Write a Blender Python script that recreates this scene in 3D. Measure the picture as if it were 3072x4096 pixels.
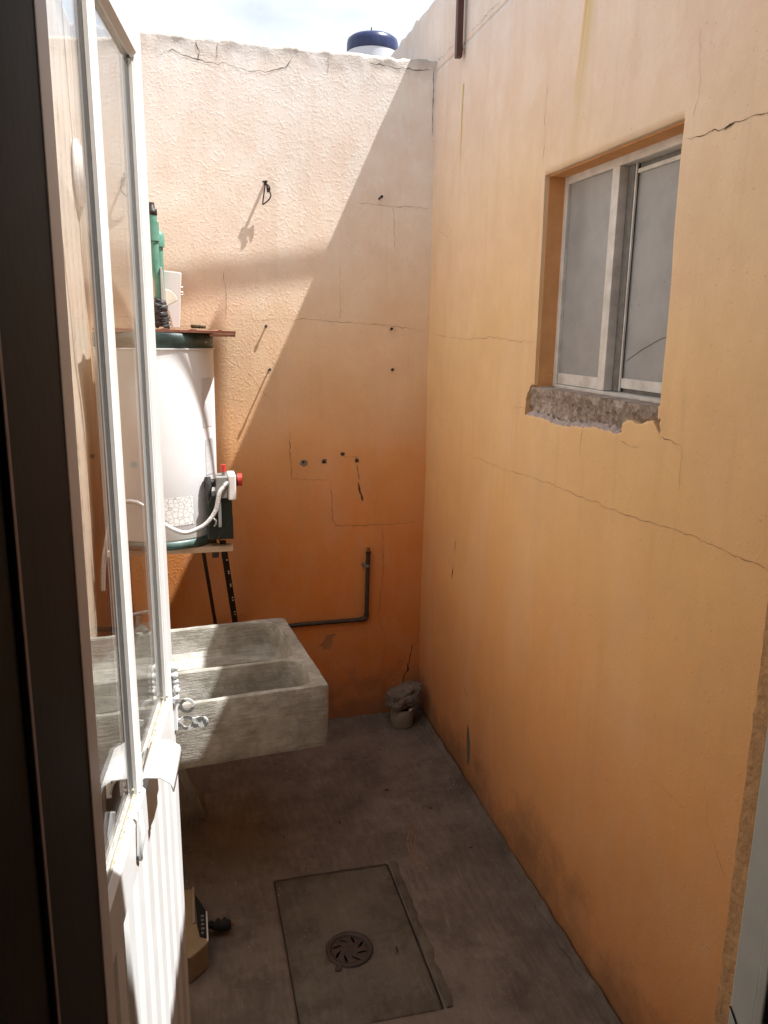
import bpy, math, random
import numpy as np
from mathutils import Vector, Matrix, noise
random.seed(7)
sc = bpy.context.scene
for o in list(bpy.data.objects): bpy.data.objects.remove(o)
# ------------------------------------------------------------------ camera
FPX = 3195.8
yaw, pitch, roll = math.radians(14.38), math.radians(12.81), math.radians(0.94)
fw = Vector((math.sin(yaw)*math.cos(pitch), math.cos(yaw)*math.cos(pitch), -math.sin(pitch)))
rt = Vector((math.cos(yaw), -math.sin(yaw), 0)); up = rt.cross(fw)
r2 = rt*math.cos(roll)+up*math.sin(roll); u2 = -rt*math.sin(roll)+up*math.cos(roll)
cam = bpy.data.cameras.new('camera'); co = bpy.data.objects.new('camera', cam); sc.collection.objects.link(co)
m = Matrix((r2, u2, -fw)).transposed().to_4x4(); m.translation = (0, 0, 1.6); co.matrix_world = m
cam.sensor_fit = 'VERTICAL'; cam.sensor_height = 36; cam.lens = FPX/4096*36; cam.clip_start = .02; cam.clip_end = 500
sc.camera = co
# ------------------------------------------------------------------ light
SY = .37
SUN = Vector((-1, SY, -2.163)).normalized()
sl = bpy.data.lights.new('sun', 'SUN'); sl.energy = 5.0; sl.angle = math.radians(.53); sl.color = (1, .975, .95)
so = bpy.data.objects.new('sun', sl); so.rotation_euler = SUN.to_track_quat('-Z', 'Y').to_euler(); sc.collection.objects.link(so)
so.location = (4, -1, 8)
w = bpy.data.worlds.new('World'); sc.world = w; w.use_nodes = True
nt = w.node_tree; nt.nodes.clear(); N = nt.nodes.new; L = nt.links.new
out = N('ShaderNodeOutputWorld'); bg = N('ShaderNodeBackground'); bg.inputs['Strength'].default_value = .09
sky = N('ShaderNodeTexSky'); sky.sky_type = 'NISHITA'; sky.sun_disc = False
el = math.asin(-SUN.z); sky.sun_elevation = el; sky.sun_rotation = math.atan2(-SUN.x, -SUN.y)
sky.air_density = 1.0; sky.dust_density = 1.5
tc = N('ShaderNodeTexCoord'); n1 = N('ShaderNodeTexNoise'); n1.inputs['Scale'].default_value = 3.2; n1.inputs['Detail'].default_value = 9; n1.inputs['Roughness'].default_value = .55
mp = N('ShaderNodeMapping'); mp.inputs['Scale'].default_value = (1, 1, 2.2); mp.inputs['Location'].default_value = (.3, 1.7, .2)
rp = N('ShaderNodeValToRGB'); rp.color_ramp.elements[0].position = .36; rp.color_ramp.elements[0].color = (.30, .30, .30, 1); rp.color_ramp.elements[1].position = .60
mx = N('ShaderNodeMix'); mx.data_type = 'RGBA'; mx.inputs[7].default_value = (6.1, 6.35, 6.7, 1)
L(tc.outputs['Generated'], mp.inputs[0]); L(mp.outputs[0], n1.inputs['Vector']); L(n1.outputs[0], rp.inputs[0])
L(rp.outputs[0], mx.inputs[0]); L(sky.outputs[0], mx.inputs[6]); L(mx.outputs[2], bg.inputs[0]); L(bg.outputs[0], out.inputs[0])
vs = sc.view_settings; vs.view_transform = 'Standard'; vs.look = 'None'; vs.gamma = 1; vs.use_curve_mapping = False; vs.exposure = 1.03
cy = sc.cycles; cy.max_bounces = 14; cy.diffuse_bounces = 10; cy.glossy_bounces = 8; cy.transparent_max_bounces = 16; cy.transmission_bounces = 8
cy.use_denoising = True; cy.caustics_reflective = False; cy.caustics_refractive = False; cy.blur_glossy = 1.0; cy.sample_clamp_indirect = 8
cy.use_adaptive_sampling = False
# ------------------------------------------------------------------ materials
def mat(name, col, rough=.6, metal=0, var=.12, scale=12, bump=.0, bscale=60, col2=None, spec=.4, stretch=(1, 1, 1), var2=None, edge=None):
    M = bpy.data.materials.new(name); M.use_nodes = True; t = M.node_tree; b = t.nodes['Principled BSDF']
    b.inputs['Roughness'].default_value = rough; b.inputs['Metallic'].default_value = metal; b.inputs['Specular IOR Level'].default_value = spec
    g = t.nodes.new('ShaderNodeNewGeometry'); mp = t.nodes.new('ShaderNodeMapping'); mp.inputs['Scale'].default_value = stretch
    t.links.new(g.outputs['Position'], mp.inputs[0])
    n = t.nodes.new('ShaderNodeTexNoise'); n.inputs['Scale'].default_value = scale; n.inputs['Detail'].default_value = 8; n.inputs['Roughness'].default_value = .62
    t.links.new(mp.outputs[0], n.inputs['Vector'])
    r = t.nodes.new('ShaderNodeValToRGB'); e = r.color_ramp.elements; e[0].position = .32; e[1].position = .68
    c2 = col2 or tuple(c*(1-var*2) for c in col)
    e[0].color = (*c2, 1); e[1].color = (*col, 1); t.links.new(n.outputs[0], r.inputs[0]); t.links.new(r.outputs[0], b.inputs['Base Color'])
    rr = t.nodes.new('ShaderNodeMapRange'); rr.inputs[3].default_value = max(0, rough-.1); rr.inputs[4].default_value = min(1, rough+.1)
    t.links.new(n.outputs[0], rr.inputs[0]); t.links.new(rr.outputs[0], b.inputs['Roughness'])
    if bump:
        n2 = t.nodes.new('ShaderNodeTexNoise'); n2.inputs['Scale'].default_value = bscale; n2.inputs['Detail'].default_value = 6
        t.links.new(mp.outputs[0], n2.inputs['Vector'])
        bp = t.nodes.new('ShaderNodeBump'); bp.inputs['Distance'].default_value = bump; bp.inputs['Strength'].default_value = 1
        t.links.new(n2.outputs[0], bp.inputs['Height']); t.links.new(bp.outputs[0], b.inputs['Normal'])
    return M

class NB:   # small node builder
    def __init__(s, name):
        s.M = bpy.data.materials.new(name); s.M.use_nodes = True; s.t = s.M.node_tree; s.b = s.t.nodes['Principled BSDF']
        s.g = s.t.nodes.new('ShaderNodeNewGeometry'); s.sep = s.t.nodes.new('ShaderNodeSeparateXYZ'); s.t.links.new(s.g.outputs['Position'], s.sep.inputs[0])
        s.x, s.y, s.z = s.sep.outputs
    def set(s, inp, v):
        if isinstance(v, (int, float, tuple)): inp.default_value = v
        else: s.t.links.new(v, inp)
    def m(s, op, a, b=0.0, c=0.0, clamp=False):
        n = s.t.nodes.new('ShaderNodeMath'); n.operation = op; n.use_clamp = clamp
        for i, v in enumerate((a, b, c)): s.set(n.inputs[i], v)
        return n.outputs[0]
    def noise(s, scale, detail=6, rough=.6, stretch=(1, 1, 1), loc=(0, 0, 0), vec=None):
        mp = s.t.nodes.new('ShaderNodeMapping'); mp.inputs['Scale'].default_value = stretch; mp.inputs['Location'].default_value = loc
        s.t.links.new(vec or s.g.outputs['Position'], mp.inputs[0])
        n = s.t.nodes.new('ShaderNodeTexNoise'); n.inputs['Scale'].default_value = scale; n.inputs['Detail'].default_value = detail; n.inputs['Roughness'].default_value = rough
        s.t.links.new(mp.outputs[0], n.inputs['Vector']); return n.outputs[0]
    def voro(s, scale, feature='F1', stretch=(1, 1, 1)):
        mp = s.t.nodes.new('ShaderNodeMapping'); mp.inputs['Scale'].default_value = stretch
        s.t.links.new(s.g.outputs['Position'], mp.inputs[0])
        n = s.t.nodes.new('ShaderNodeTexVoronoi'); n.feature = feature; n.inputs['Scale'].default_value = scale
        s.t.links.new(mp.outputs[0], n.inputs['Vector']); return n.outputs[0]
    def ramp(s, fac, stops, interp='LINEAR'):
        r = s.t.nodes.new('ShaderNodeValToRGB'); r.color_ramp.interpolation = interp; e = r.color_ramp.elements
        while len(e) < len(stops): e.new(.5)
        for k, (p, c) in enumerate(stops):
            e[k].position = p; c = c if isinstance(c, tuple) else (c, c, c); e[k].color = (*c, 1)
        s.set(r.inputs[0], fac); return r.outputs[0]
    def mix(s, fac, a, b, mode='MIX'):
        n = s.t.nodes.new('ShaderNodeMix'); n.data_type = 'RGBA'; n.blend_type = mode
        s.set(n.inputs[0], fac)
        for i, v in ((6, a), (7, b)):
            if isinstance(v, tuple): n.inputs[i].default_value = (*v, 1)
            else: s.t.links.new(v, n.inputs[i])
        return n.outputs[2]
    def bump(s, h, dist, prev=None, strength=1.0):
        n = s.t.nodes.new('ShaderNodeBump'); n.inputs['Distance'].default_value = dist; n.inputs['Strength'].default_value = strength
        s.t.links.new(h, n.inputs['Height'])
        if prev: s.t.links.new(prev, n.inputs['Normal'])
        return n.outputs[0]
    def done(s, col, rough=.8, nrm=None, spec=.3, metal=0):
        s.set(s.b.inputs['Base Color'], col if not isinstance(col, tuple) else (*col, 1)); s.set(s.b.inputs['Roughness'], rough)
        s.b.inputs['Specular IOR Level'].default_value = spec; s.b.inputs['Metallic'].default_value = metal
        if nrm: s.t.links.new(nrm, s.b.inputs['Normal'])
        return s.M

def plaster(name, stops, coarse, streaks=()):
    """limewash orange paint, pale light above and orange shade below painted in by height"""
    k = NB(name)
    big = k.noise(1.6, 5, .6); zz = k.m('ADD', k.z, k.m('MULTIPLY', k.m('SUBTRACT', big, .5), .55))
    col = k.ramp(k.m('DIVIDE', zz, 2.8), [(z/2.8, c) for z, c in stops])  # height ramp puts the brighter, paler light of the wall tops into the colour
    mott = k.noise(7, 8, .65); col = k.mix(k.ramp(mott, [(.35, .16), (.62, 0.0)]), col, (.45, .27, .16), 'MIX')
    pale = k.noise(3.1, 6, .6, stretch=(1, 1, .35), loc=(4, 2, 1)); col = k.mix(k.ramp(pale, [(.5, 0.0), (.75, .22)]), col, (.80, .62, .48))
    roll = k.noise(13, 7, .7, stretch=(1, 1, .55), loc=(7, 1, 3)); col = k.mix(k.ramp(roll, [(.46, 0.0), (.50, .10), (.56, .10), (.72, .22)]), col, (.66, .40, .22))
    run = k.noise(26, 4, .6, stretch=(1, 1, .06)); col = k.mix(k.ramp(run, [(.55, 0.0), (.8, .16)]), col, (.40, .24, .13))
    dirt = k.m('SUBTRACT', k.m('ADD', -.13, k.m('MULTIPLY', k.noise(4, 9, .72, loc=(3, 9, 0)), .75)), k.z)      # splash-back dirt with its own ragged outline
    col = k.mix(k.ramp(k.m('MULTIPLY', dirt, 3.2), [(0.1, 0.0), (.7, .6)]), col, (.14, .085, .052))
    sp = k.noise(160, 2, .5); col = k.mix(k.ramp(sp, [(.71, 0.0), (.76, .5)]), col, (.25, .15, .08))
    top = k.m('ADD', k.z, k.m('MULTIPLY', k.noise(22, 6, .7, stretch=(1, 1, .4)), .13))
    if coarse: col = k.mix(k.ramp(k.m('MULTIPLY', k.m('SUBTRACT', top, 2.52), 9), [(.25, 0.0), (1, .55)]), col, (.23, .215, .19))
    for (y0, lean, z0, z1, wd, c) in streaks:   # rusty water runs
        cy = k.m('ADD', y0, k.m('MULTIPLY', k.m('SUBTRACT', k.z, z0), lean)); cy = k.m('ADD', cy, k.m('MULTIPLY', k.m('SUBTRACT', k.noise(4, 3), .5), .03))
        d = k.m('ABSOLUTE', k.m('SUBTRACT', k.y, cy)); f = k.m('SUBTRACT', 1.0, k.m('DIVIDE', d, wd), clamp=True)
        zr = k.m('DIVIDE', k.m('SUBTRACT', k.z, z0), z1-z0, clamp=True)
        f = k.m('MULTIPLY', f, k.m('MULTIPLY', zr, k.m('LESS_THAN', k.z, z1+.6 if z1 > 2.5 else z1)), clamp=True)
        col = k.mix(k.m('MULTIPLY', f, 1.1, clamp=True), col, c)
    if coarse:
        v = k.noise(105, 3, .55); h1 = k.ramp(v, [(.50, 0.0), (.66, 1.0)]); v2 = k.noise(260, 4, .6)
        nr = k.bump(h1, .0007, strength=.65); nr = k.bump(v2, .0005, nr)
        nr = k.bump(k.ramp(k.noise(30, 5, .6), [(.62, 0.0), (.74, 1.0)]), .0012, nr, .4)
    else:
        nr = k.bump(k.noise(7, 6, .6), .006, strength=.4); nr = k.bump(k.noise(170, 5, .65), .0007, nr, .8)
        nr = k.bump(k.ramp(k.noise(55, 3, .5), [(.66, 0.0), (.72, 1.0)]), .0006, nr, .6)
    return k.done(col, .88, nr, .22)

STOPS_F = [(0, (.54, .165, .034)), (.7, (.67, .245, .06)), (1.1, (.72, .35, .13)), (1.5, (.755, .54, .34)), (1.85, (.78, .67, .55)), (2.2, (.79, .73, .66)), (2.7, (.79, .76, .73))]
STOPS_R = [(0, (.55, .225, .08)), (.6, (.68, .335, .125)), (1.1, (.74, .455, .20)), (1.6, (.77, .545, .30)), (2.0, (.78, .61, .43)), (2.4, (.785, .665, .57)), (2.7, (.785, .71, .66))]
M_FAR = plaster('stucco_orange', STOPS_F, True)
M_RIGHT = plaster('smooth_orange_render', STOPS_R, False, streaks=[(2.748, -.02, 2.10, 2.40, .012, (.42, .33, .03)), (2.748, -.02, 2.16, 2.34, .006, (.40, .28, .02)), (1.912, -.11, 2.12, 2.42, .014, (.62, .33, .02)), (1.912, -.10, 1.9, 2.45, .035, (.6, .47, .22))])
M_REVEAL = mat('reveal_orange', (.70, .37, .16), .85, var=.12, scale=14, bump=.002, bscale=70, spec=.2, col2=(.58, .29, .12))
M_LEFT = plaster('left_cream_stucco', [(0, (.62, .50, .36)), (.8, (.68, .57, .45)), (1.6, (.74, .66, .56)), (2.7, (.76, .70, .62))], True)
M_CONC = None
def concrete(name, a, b, c, sc_=6, streak=(1, .16, 1), bumpd=.002):
    k = NB(name); n = k.noise(sc_, 8, .68); col = k.ramp(n, [(.3, a), (.55, b), (.75, c)])
    st = k.noise(70, 5, .7, stretch=streak); col = k.mix(k.ramp(st, [(.35, .35), (.6, 0.0)]), col, tuple(x*.55 for x in a))
    col = k.mix(k.ramp(st, [(.6, 0.0), (.8, .28)]), col, tuple(min(1, x*1.5) for x in c))
    sm = k.noise(sc_*.55, 9, .72, loc=(5, 2, 8)); col = k.mix(k.ramp(sm, [(.50, 0.0), (.56, .28), (.66, .4)]), col, tuple(min(1, x*1.06) for x in c)); col = k.mix(k.ramp(k.noise(sc_*.8, 9, .75, loc=(1, 7, 4)), [(.56, 0.0), (.62, .32)]), col, tuple(x*.72 for x in a))
    sp = k.noise(210, 3, .6); col = k.mix(k.ramp(sp, [(.66, 0.0), (.74, .6)]), col, tuple(x*.4 for x in a))
    nr = k.bump(st, bumpd); nr = k.bump(k.noise(190, 4, .6), bumpd*.5, nr); nr = k.bump(n, bumpd*2, nr, .4)
    return k.done(col, .85, nr, .25)
M_FLOOR = concrete('floor_concrete', (.105, .083, .068), (.165, .135, .112), (.235, .198, .17), 5.5)
M_SLAB = concrete('slab_concrete', (.075, .062, .047), (.115, .097, .076), (.175, .15, .122), 9)
M_SINK = concrete('sink_concrete', (.21, .20, .165), (.36, .35, .315), (.52, .515, .485), 13, streak=(.12, 2.2, 2.2), bumpd=.0024)
M_BROKEN = concrete('broken_concrete', (.24, .18, .145), (.42, .345, .295), (.62, .56, .51), 22, streak=(1, 1, .5), bumpd=.006)
M_STONE = concrete('stone', (.11, .09, .075), (.19, .16, .135), (.27, .235, .205), 18, streak=(1, 1, 1), bumpd=.006)
M_MORTAR = concrete('mortar', (.30, .24, .18), (.38, .32, .25), (.46, .40, .33), 14, streak=(1, 1, 1), bumpd=.004)
M_WHITE = mat('white_enamel', (.77, .80, .83), .38, var=.03, scale=5, spec=.5, col2=(.71, .735, .75), bump=.0003, bscale=160)
M_DWHITE = mat('door_white_paint', (.78, .80, .81), .33, var=.03, scale=7, spec=.5, col2=(.73, .745, .73), bump=.0002, bscale=60)
M_PUTTY = mat('old_glazing_putty', (.55, .51, .42), .9, var=.2, scale=90, bump=.002, bscale=200, col2=(.26, .21, .13))
M_GASKET = mat('dark_gasket', (.035, .035, .035), .6)
M_JAMB = mat('jamb_paint', (.60, .53, .48), .5, var=.06, scale=4, col2=(.48, .42, .38))
M_DARK = mat('shaded_brown_frame', (.030, .026, .020), .7, var=.2, scale=6, spec=.10, col2=(.011, .010, .0075), bump=.0006, bscale=40)  # near-black tone carries the backlit doorway's shade in its colour
M_ROOM = mat('room_plaster', (.30, .28, .25), .9, var=.05, scale=3)
M_GFRAME = mat('grey_white_frame', (.50, .50, .46), .45, var=.08, scale=6, col2=(.40, .40, .36))
M_ALU = mat('window_aluminium', (.72, .71, .68), .42, var=.05, scale=20, spec=.5, col2=(.50, .49, .46))
M_ALUD = mat('window_track_dark', (.20, .195, .185), .5, var=.2, scale=40)
k = NB('frosted_pane'); c = k.ramp(k.noise(9, 6, .6), [(.35, (.27, .285, .295)), (.6, (.33, .345, .355)), (.75, (.36, .37, .37))])
c = k.mix(k.ramp(k.noise(130, 2, .5, loc=(0, 3, 0)), [(.735, 0.0), (.76, .8)]), c, (.05, .05, .04)); M_FROST = k.done(c, .28, k.bump(k.noise(300, 3), .0003), .5)
M_GRN = mat('heater_dark_green', (.075, .14, .13), .4, var=.15, scale=30, spec=.5, col2=(.035, .06, .055))
M_BLKG = mat('burner_cover_black_green', (.018, .026, .022), .38, spec=.5, scale=20)
M_GREYB = mat('valve_grey', (.26, .26, .255), .45, scale=30)
M_RED = mat('red_plastic', (.50, .045, .03), .35, var=.1, spec=.5)
M_RUST = mat('rusty_brown_sheet', (.33, .13, .085), .7, var=.2, scale=30, bump=.001, bscale=120, col2=(.17, .07, .045))
M_IRON = mat('black_iron', (.018, .015, .013), .5, var=.2, scale=40, col2=(.03, .018, .012))
M_PIPE = mat('old_iron_pipe', (.060, .040, .028), .55, var=.2, scale=30, col2=(.025, .017, .013), bump=.0006, bscale=120)
M_ZINC = mat('zinc', (.33, .32, .29), .45, metal=.7, var=.2, scale=60)
M_BRASS = mat('brass', (.35, .22, .08), .4, metal=.8, scale=80)
M_GREEN = mat('green_pipe', (.15, .34, .26), .5, var=.15, scale=18, col2=(.08, .22, .16), spec=.4)
M_TAPE = mat('black_tape', (.06, .06, .062), .55, var=.2, scale=50, bump=.002, bscale=70)
M_PVC = mat('white_plastic', (.76, .74, .72), .42, var=.04, scale=10, spec=.5)
M_CREAM = mat('cream_plastic', (.66, .62, .50), .5, var=.1, scale=20)
M_WOOD = mat('weathered_wood', (.58, .46, .34), .8, var=.15, scale=30, bump=.001, bscale=60, col2=(.36, .26, .18), stretch=(.3, 1, 1))
M_WIRE = mat('rusty_wire', (.035, .022, .016), .6, var=.2, scale=60)
M_CRACK = mat('crack_brown', (.17, .10, .06), .95, scale=60, col2=(.30, .18, .10), var=.3)  # brown tone of cracks, scrape marks and some scars
M_CRACKD = mat('crack_deep', (.05, .033, .025), .95, scale=60)
M_CRACKG = mat('crack_grey', (.16, .14, .12), .95, scale=60)
M_HOLE = mat('hole_inner', (.10, .065, .045), .95, scale=90, col2=(.20, .15, .12), var=.4)
M_GRATE = mat('cast_iron_rust', (.060, .040, .032), .6, var=.2, scale=60, bump=.0008, bscale=150, col2=(.034, .024, .02))
M_SOOT = mat('black_rubber', (.014, .013, .012), .8, scale=80, bump=.003, bscale=90)
M_BLACK = mat('void_black', (.008, .007, .006), .9)
M_CHIP = None
k = NB('chipped_paint_metal'); c = k.ramp(k.noise(70, 5, .6), [(.47, (.62, .62, .60)), (.50, (.13, .13, .125))]); M_CHIP = k.done(c, .5, k.bump(k.noise(70, 5, .6), .0006), .5)
k = NB('braided_hose'); wv = k.noise(420, 2, .5, stretch=(1, 1, 1)); c = k.ramp(wv, [(.38, (.20, .20, .20)), (.55, (.68, .68, .67))]); M_HOSE = k.done(c, .35, k.bump(wv, .0008), .6, .25)
k = NB('worn_label'); v = k.voro(58, 'DISTANCE_TO_EDGE', stretch=(1, 1, 1.25)); c = k.ramp(v, [(.035, (.44, .44, .43)), (.075, (.74, .74, .73))]); M_LABEL = k.done(c, .45)
k = NB('tank_blue'); c = k.ramp(k.noise(3, 5, .6, stretch=(2, 2, .2)), [(.3, (.012, .018, .06)), (.6, (.022, .032, .10)), (.75, (.07, .10, .20))]); M_TBLUE = k.done(c, .3, None, .5)
M_TWHITE = mat('tank_white', (.66, .68, .74), .4, var=.05, scale=2)
def glass_mat():
    M = bpy.data.materials.new('clear_glass'); M.use_nodes = True; t = M.node_tree; t.nodes.clear()
    o = t.nodes.new('ShaderNodeOutputMaterial'); mixn = t.nodes.new('ShaderNodeMixShader'); tr = t.nodes.new('ShaderNodeBsdfTransparent'); gl = t.nodes.new('ShaderNodeBsdfGlossy')
    tr.inputs[0].default_value = (.965, .975, .97, 1); gl.inputs['Roughness'].default_value = .0
    g = t.nodes.new('ShaderNodeNewGeometry'); d = t.nodes.new('ShaderNodeVectorMath'); d.operation = 'DOT_PRODUCT'
    t.links.new(g.outputs['Normal'], d.inputs[0]); t.links.new(g.outputs['Incoming'], d.inputs[1])
    def mm(op, a, b=0.0):
        n = t.nodes.new('ShaderNodeMath'); n.operation = op
        for i, v in enumerate((a, b)):
            if isinstance(v, (int, float)): n.inputs[i].default_value = v
            else: t.links.new(v, n.inputs[i])
        return n.outputs[0]
    f = mm('POWER', mm('SUBTRACT', 1.0, mm('ABSOLUTE', d.outputs['Value'])), 5.0); f = mm('ADD', .04, mm('MULTIPLY', f, .96))   # Schlick reflectance of one face
    t.links.new(f, mixn.inputs[0]); t.links.new(tr.outputs[0], mixn.inputs[1]); t.links.new(gl.outputs[0], mixn.inputs[2]); t.links.new(mixn.outputs[0], o.inputs[0])
    return M
M_GLASS = glass_mat()
# ------------------------------------------------------------------ mesh helpers
class MB:
    def __init__(s): s.v = []; s.f = []; s.sm = []
    def add(s, vs, fs, smooth=False):
        n = len(s.v); s.v += [tuple(v) for v in vs]; s.f += [tuple(i+n for i in f) for f in fs]; s.sm += [smooth]*len(fs); return s
    def box(s, a, b):
        (x0, y0, z0), (x1, y1, z1) = a, b
        return s.add([(x0, y0, z0), (x1, y0, z0), (x1, y1, z0), (x0, y1, z0), (x0, y0, z1), (x1, y0, z1), (x1, y1, z1), (x0, y1, z1)],
              [(0, 3, 2, 1), (4, 5, 6, 7), (0, 1, 5, 4), (1, 2, 6, 5), (2, 3, 7, 6), (3, 0, 4, 7)])
    def tube(s, pts, r, seg=12, caps=True, rf=None):
        pts = [Vector(p) for p in pts]; n = len(pts); vs = []; fs = []; ref = None
        for i, p in enumerate(pts):
            d = (pts[min(i+1, n-1)]-pts[max(i-1, 0)]).normalized()
            if ref is None: ref = d.orthogonal().normalized()
            ref = (ref-d*ref.dot(d)).normalized(); b = d.cross(ref); rr = rf(i/(n-1)) if rf else (r[i] if isinstance(r, (list, tuple)) else r)
            for k_ in range(seg): a = 2*math.pi*k_/seg; vs.append(p+(ref*math.cos(a)+b*math.sin(a))*rr)
        for i in range(n-1):
            for k_ in range(seg): a = i*seg+k_; b2 = i*seg+(k_+1) % seg; fs.append((a, b2, b2+seg, a+seg))
        s.add(vs, fs, True)
        if caps: s.add(vs[:seg], [tuple(range(seg))[::-1]]); s.add(vs[-seg:], [tuple(range(seg))])
        return s
    def lathe(s, c, prof, seg=48, a0=0, a1=2*math.pi):
        full = abs(a1-a0-2*math.pi) < 1e-6; ns = seg if full else seg+1; vs = []; fs = []
        for (r, z) in prof:
            for k_ in range(ns): a = a0+(a1-a0)*k_/seg; vs.append((c[0]+r*math.cos(a), c[1]+r*math.sin(a), c[2]+z))
        for i in range(len(prof)-1):
            for k_ in range(seg): a = i*ns+k_; b = i*ns+(k_+1) % ns; fs.append((a, b, b+ns, a+ns))
        return s.add(vs, fs, True)
    def prism(s, poly, f3, d):   # poly in (u,v), f3(u,v)->Vector, extruded by vector d
        n = len(poly); a = [Vector(f3(*p)) for p in poly]; d = Vector(d)
        return s.add(a+[p+d for p in a], [tuple(range(n)), tuple(range(2*n-1, n-1, -1))]+[(i, i+n, (i+1) % n+n, (i+1) % n) for i in range(n)])
    def build(s, name, M, parent=None, bevel=0, seg=2, autos=True):
        me = bpy.data.meshes.new(name); me.from_pydata(s.v, [], s.f); me.materials.append(M)
        me.polygons.foreach_set('use_smooth', s.sm); me.update()
        o = bpy.data.objects.new(name, me); sc.collection.objects.link(o)
        if parent is not None:
            o.parent = parent; o.matrix_parent_inverse = Matrix.Translation(parent.location).inverted()
        if bevel:
            b = o.modifiers.new('bevel', 'BEVEL'); b.width = bevel; b.segments = seg; b.limit_method = 'ANGLE'; b.angle_limit = math.radians(35)
        return o
def tag(o, label=None, cat=None, group=None, kind=None):
    for k_, v in (('label', label), ('category', cat), ('group', group), ('kind', kind)):
        if v: o[k_] = v
    return o
def empty(name, loc, label, cat, group=None):
    o = bpy.data.objects.new(name, None); o.location = loc; o.empty_display_size = .05; sc.collection.objects.link(o)
    return tag(o, label, cat, group)
def fix_normals(o):
    import bmesh
    b = bmesh.new(); b.from_mesh(o.data); bmesh.ops.recalc_face_normals(b, faces=b.faces); b.to_mesh(o.data); b.free(); return o
def inpoly(x, y, poly):
    c = np.zeros(x.shape, bool); n = len(poly)
    for i in range(n):
        (x0, y0), (x1, y1) = poly[i], poly[(i+1) % n]
        if y0 == y1: continue
        c ^= ((y0 > y) != (y1 > y)) & (x < (x1-x0)*(y-y0)/(y1-y0)+x0)
    return c
def nearest(p, poly):
    best = None
    for i in range(len(poly)):
        a = np.array(poly[i]); b = np.array(poly[(i+1) % len(poly)]); d = b-a; t = np.clip(np.dot(p-a, d)/max(1e-12, np.dot(d, d)), 0, 1); q = a+d*t; e = np.hypot(*(p-q))
        if best is None or e < best[0]: best = (e, q)
    return best
def sheet(name, us, vs, holes, f3, M, parent=None, rim=None, keep=None, smooth=True, holerims=None):
    """a wall or floor skin as a fine grid: cells inside `holes` are left out and the edge drawn onto each outline; `rim` turns the edges inwards"""
    U, V = np.meshgrid(us, vs, indexing='ij'); nu, nv = U.shape
    cu = (U[:-1, :-1]+U[1:, 1:])/2; cv = (V[:-1, :-1]+V[1:, 1:])/2; ok = np.ones(cu.shape, bool)
    for h in holes: ok &= ~inpoly(cu, cv, h)
    if keep: ok &= inpoly(cu, cv, keep)
    cells = np.argwhere(ok); idx = lambda i, j: i*nv+j
    P = np.stack([U.ravel(), V.ravel()], 1).astype(float)
    from collections import Counter
    ed = Counter(); faces = []
    for i, j in cells:
        q = (idx(i, j), idx(i+1, j), idx(i+1, j+1), idx(i, j+1)); faces.append(q)
        for a in range(4): e = (q[a], q[(a+1) % 4]); ed[e] += 1
    bd = [e for e in ed if (e[1], e[0]) not in ed]
    polys = list(holes)+([keep] if keep else []); tol = max((us[1]-us[0])*1.6, .012)
    for vi in {v for e in bd for v in e}:
        i, j = divmod(vi, nv)
        best = min((nearest(P[vi], h) for h in polys), key=lambda t: t[0], default=None)
        if best and best[0] < tol: 
            q = best[1]
            if i in (0, nu-1): q = np.array([P[vi][0], q[1]])
            if j in (0, nv-1): q = np.array([q[0], P[vi][1]])
            P[vi] = q
    used = sorted({v for f in faces for v in f}); remap = {v: k_ for k_, v in enumerate(used)}
    verts = [f3(*P[v]) for v in used]; fs = [tuple(remap[v] for v in f) for f in faces]; sm = [smooth]*len(fs)
    if rim:
        r = Vector(rim); base = len(verts); m2 = {}
        for a, b in bd:
            for v in (a, b):
                if v not in m2: m2[v] = len(verts); verts.append(Vector(verts[remap[v]])+r)
            fs.append((remap[b], remap[a], m2[a], m2[b])); sm.append(False)
    mb = MB(); mb.add(verts, fs); mb.sm = sm
    return mb.build(name, M, parent)
def rect(u0, v0, u1, v1): return [(u0, v0), (u1, v0), (u1, v1), (u0, v1)]
# ------------------------------------------------------------------ dimensions
XR, XL, D = .95, -.30, 3.05
def und(u, v, s=1.0): return s*(noise.noise(Vector((u*1.3, v*1.3, s*9)))*.005+noise.noise(Vector((u*5, v*5, 3)))*.0015)
def f_far(u, v): # top edge crumbles
    dy = und(u, v)
    zz = v
    if v > 2.3:
        t = (v-2.3)/(TOPF-2.3); zz = v+t*t*(.004*noise.noise(Vector((u*7, 0, 4)))+.007*noise.noise(Vector((u*38, 0, 1)))+.004*noise.noise(Vector((u*95, 0, 8)))-.005-.006*(u+.3)); dy += t**6*.006*noise.noise(Vector((u*22, v*22, 0)))
    return Vector((u, D+dy, zz))
TOPF = 2.565
def f_right(u, v): # u = y
    return Vector((XR+und(u, v, 1.7), u, v))
def f_floor(u, v): return Vector((u, v, noise.noise(Vector((u*2.2, v*2.2, 0)))*.004+noise.noise(Vector((u*8, v*8, 5)))*.0012))
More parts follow.
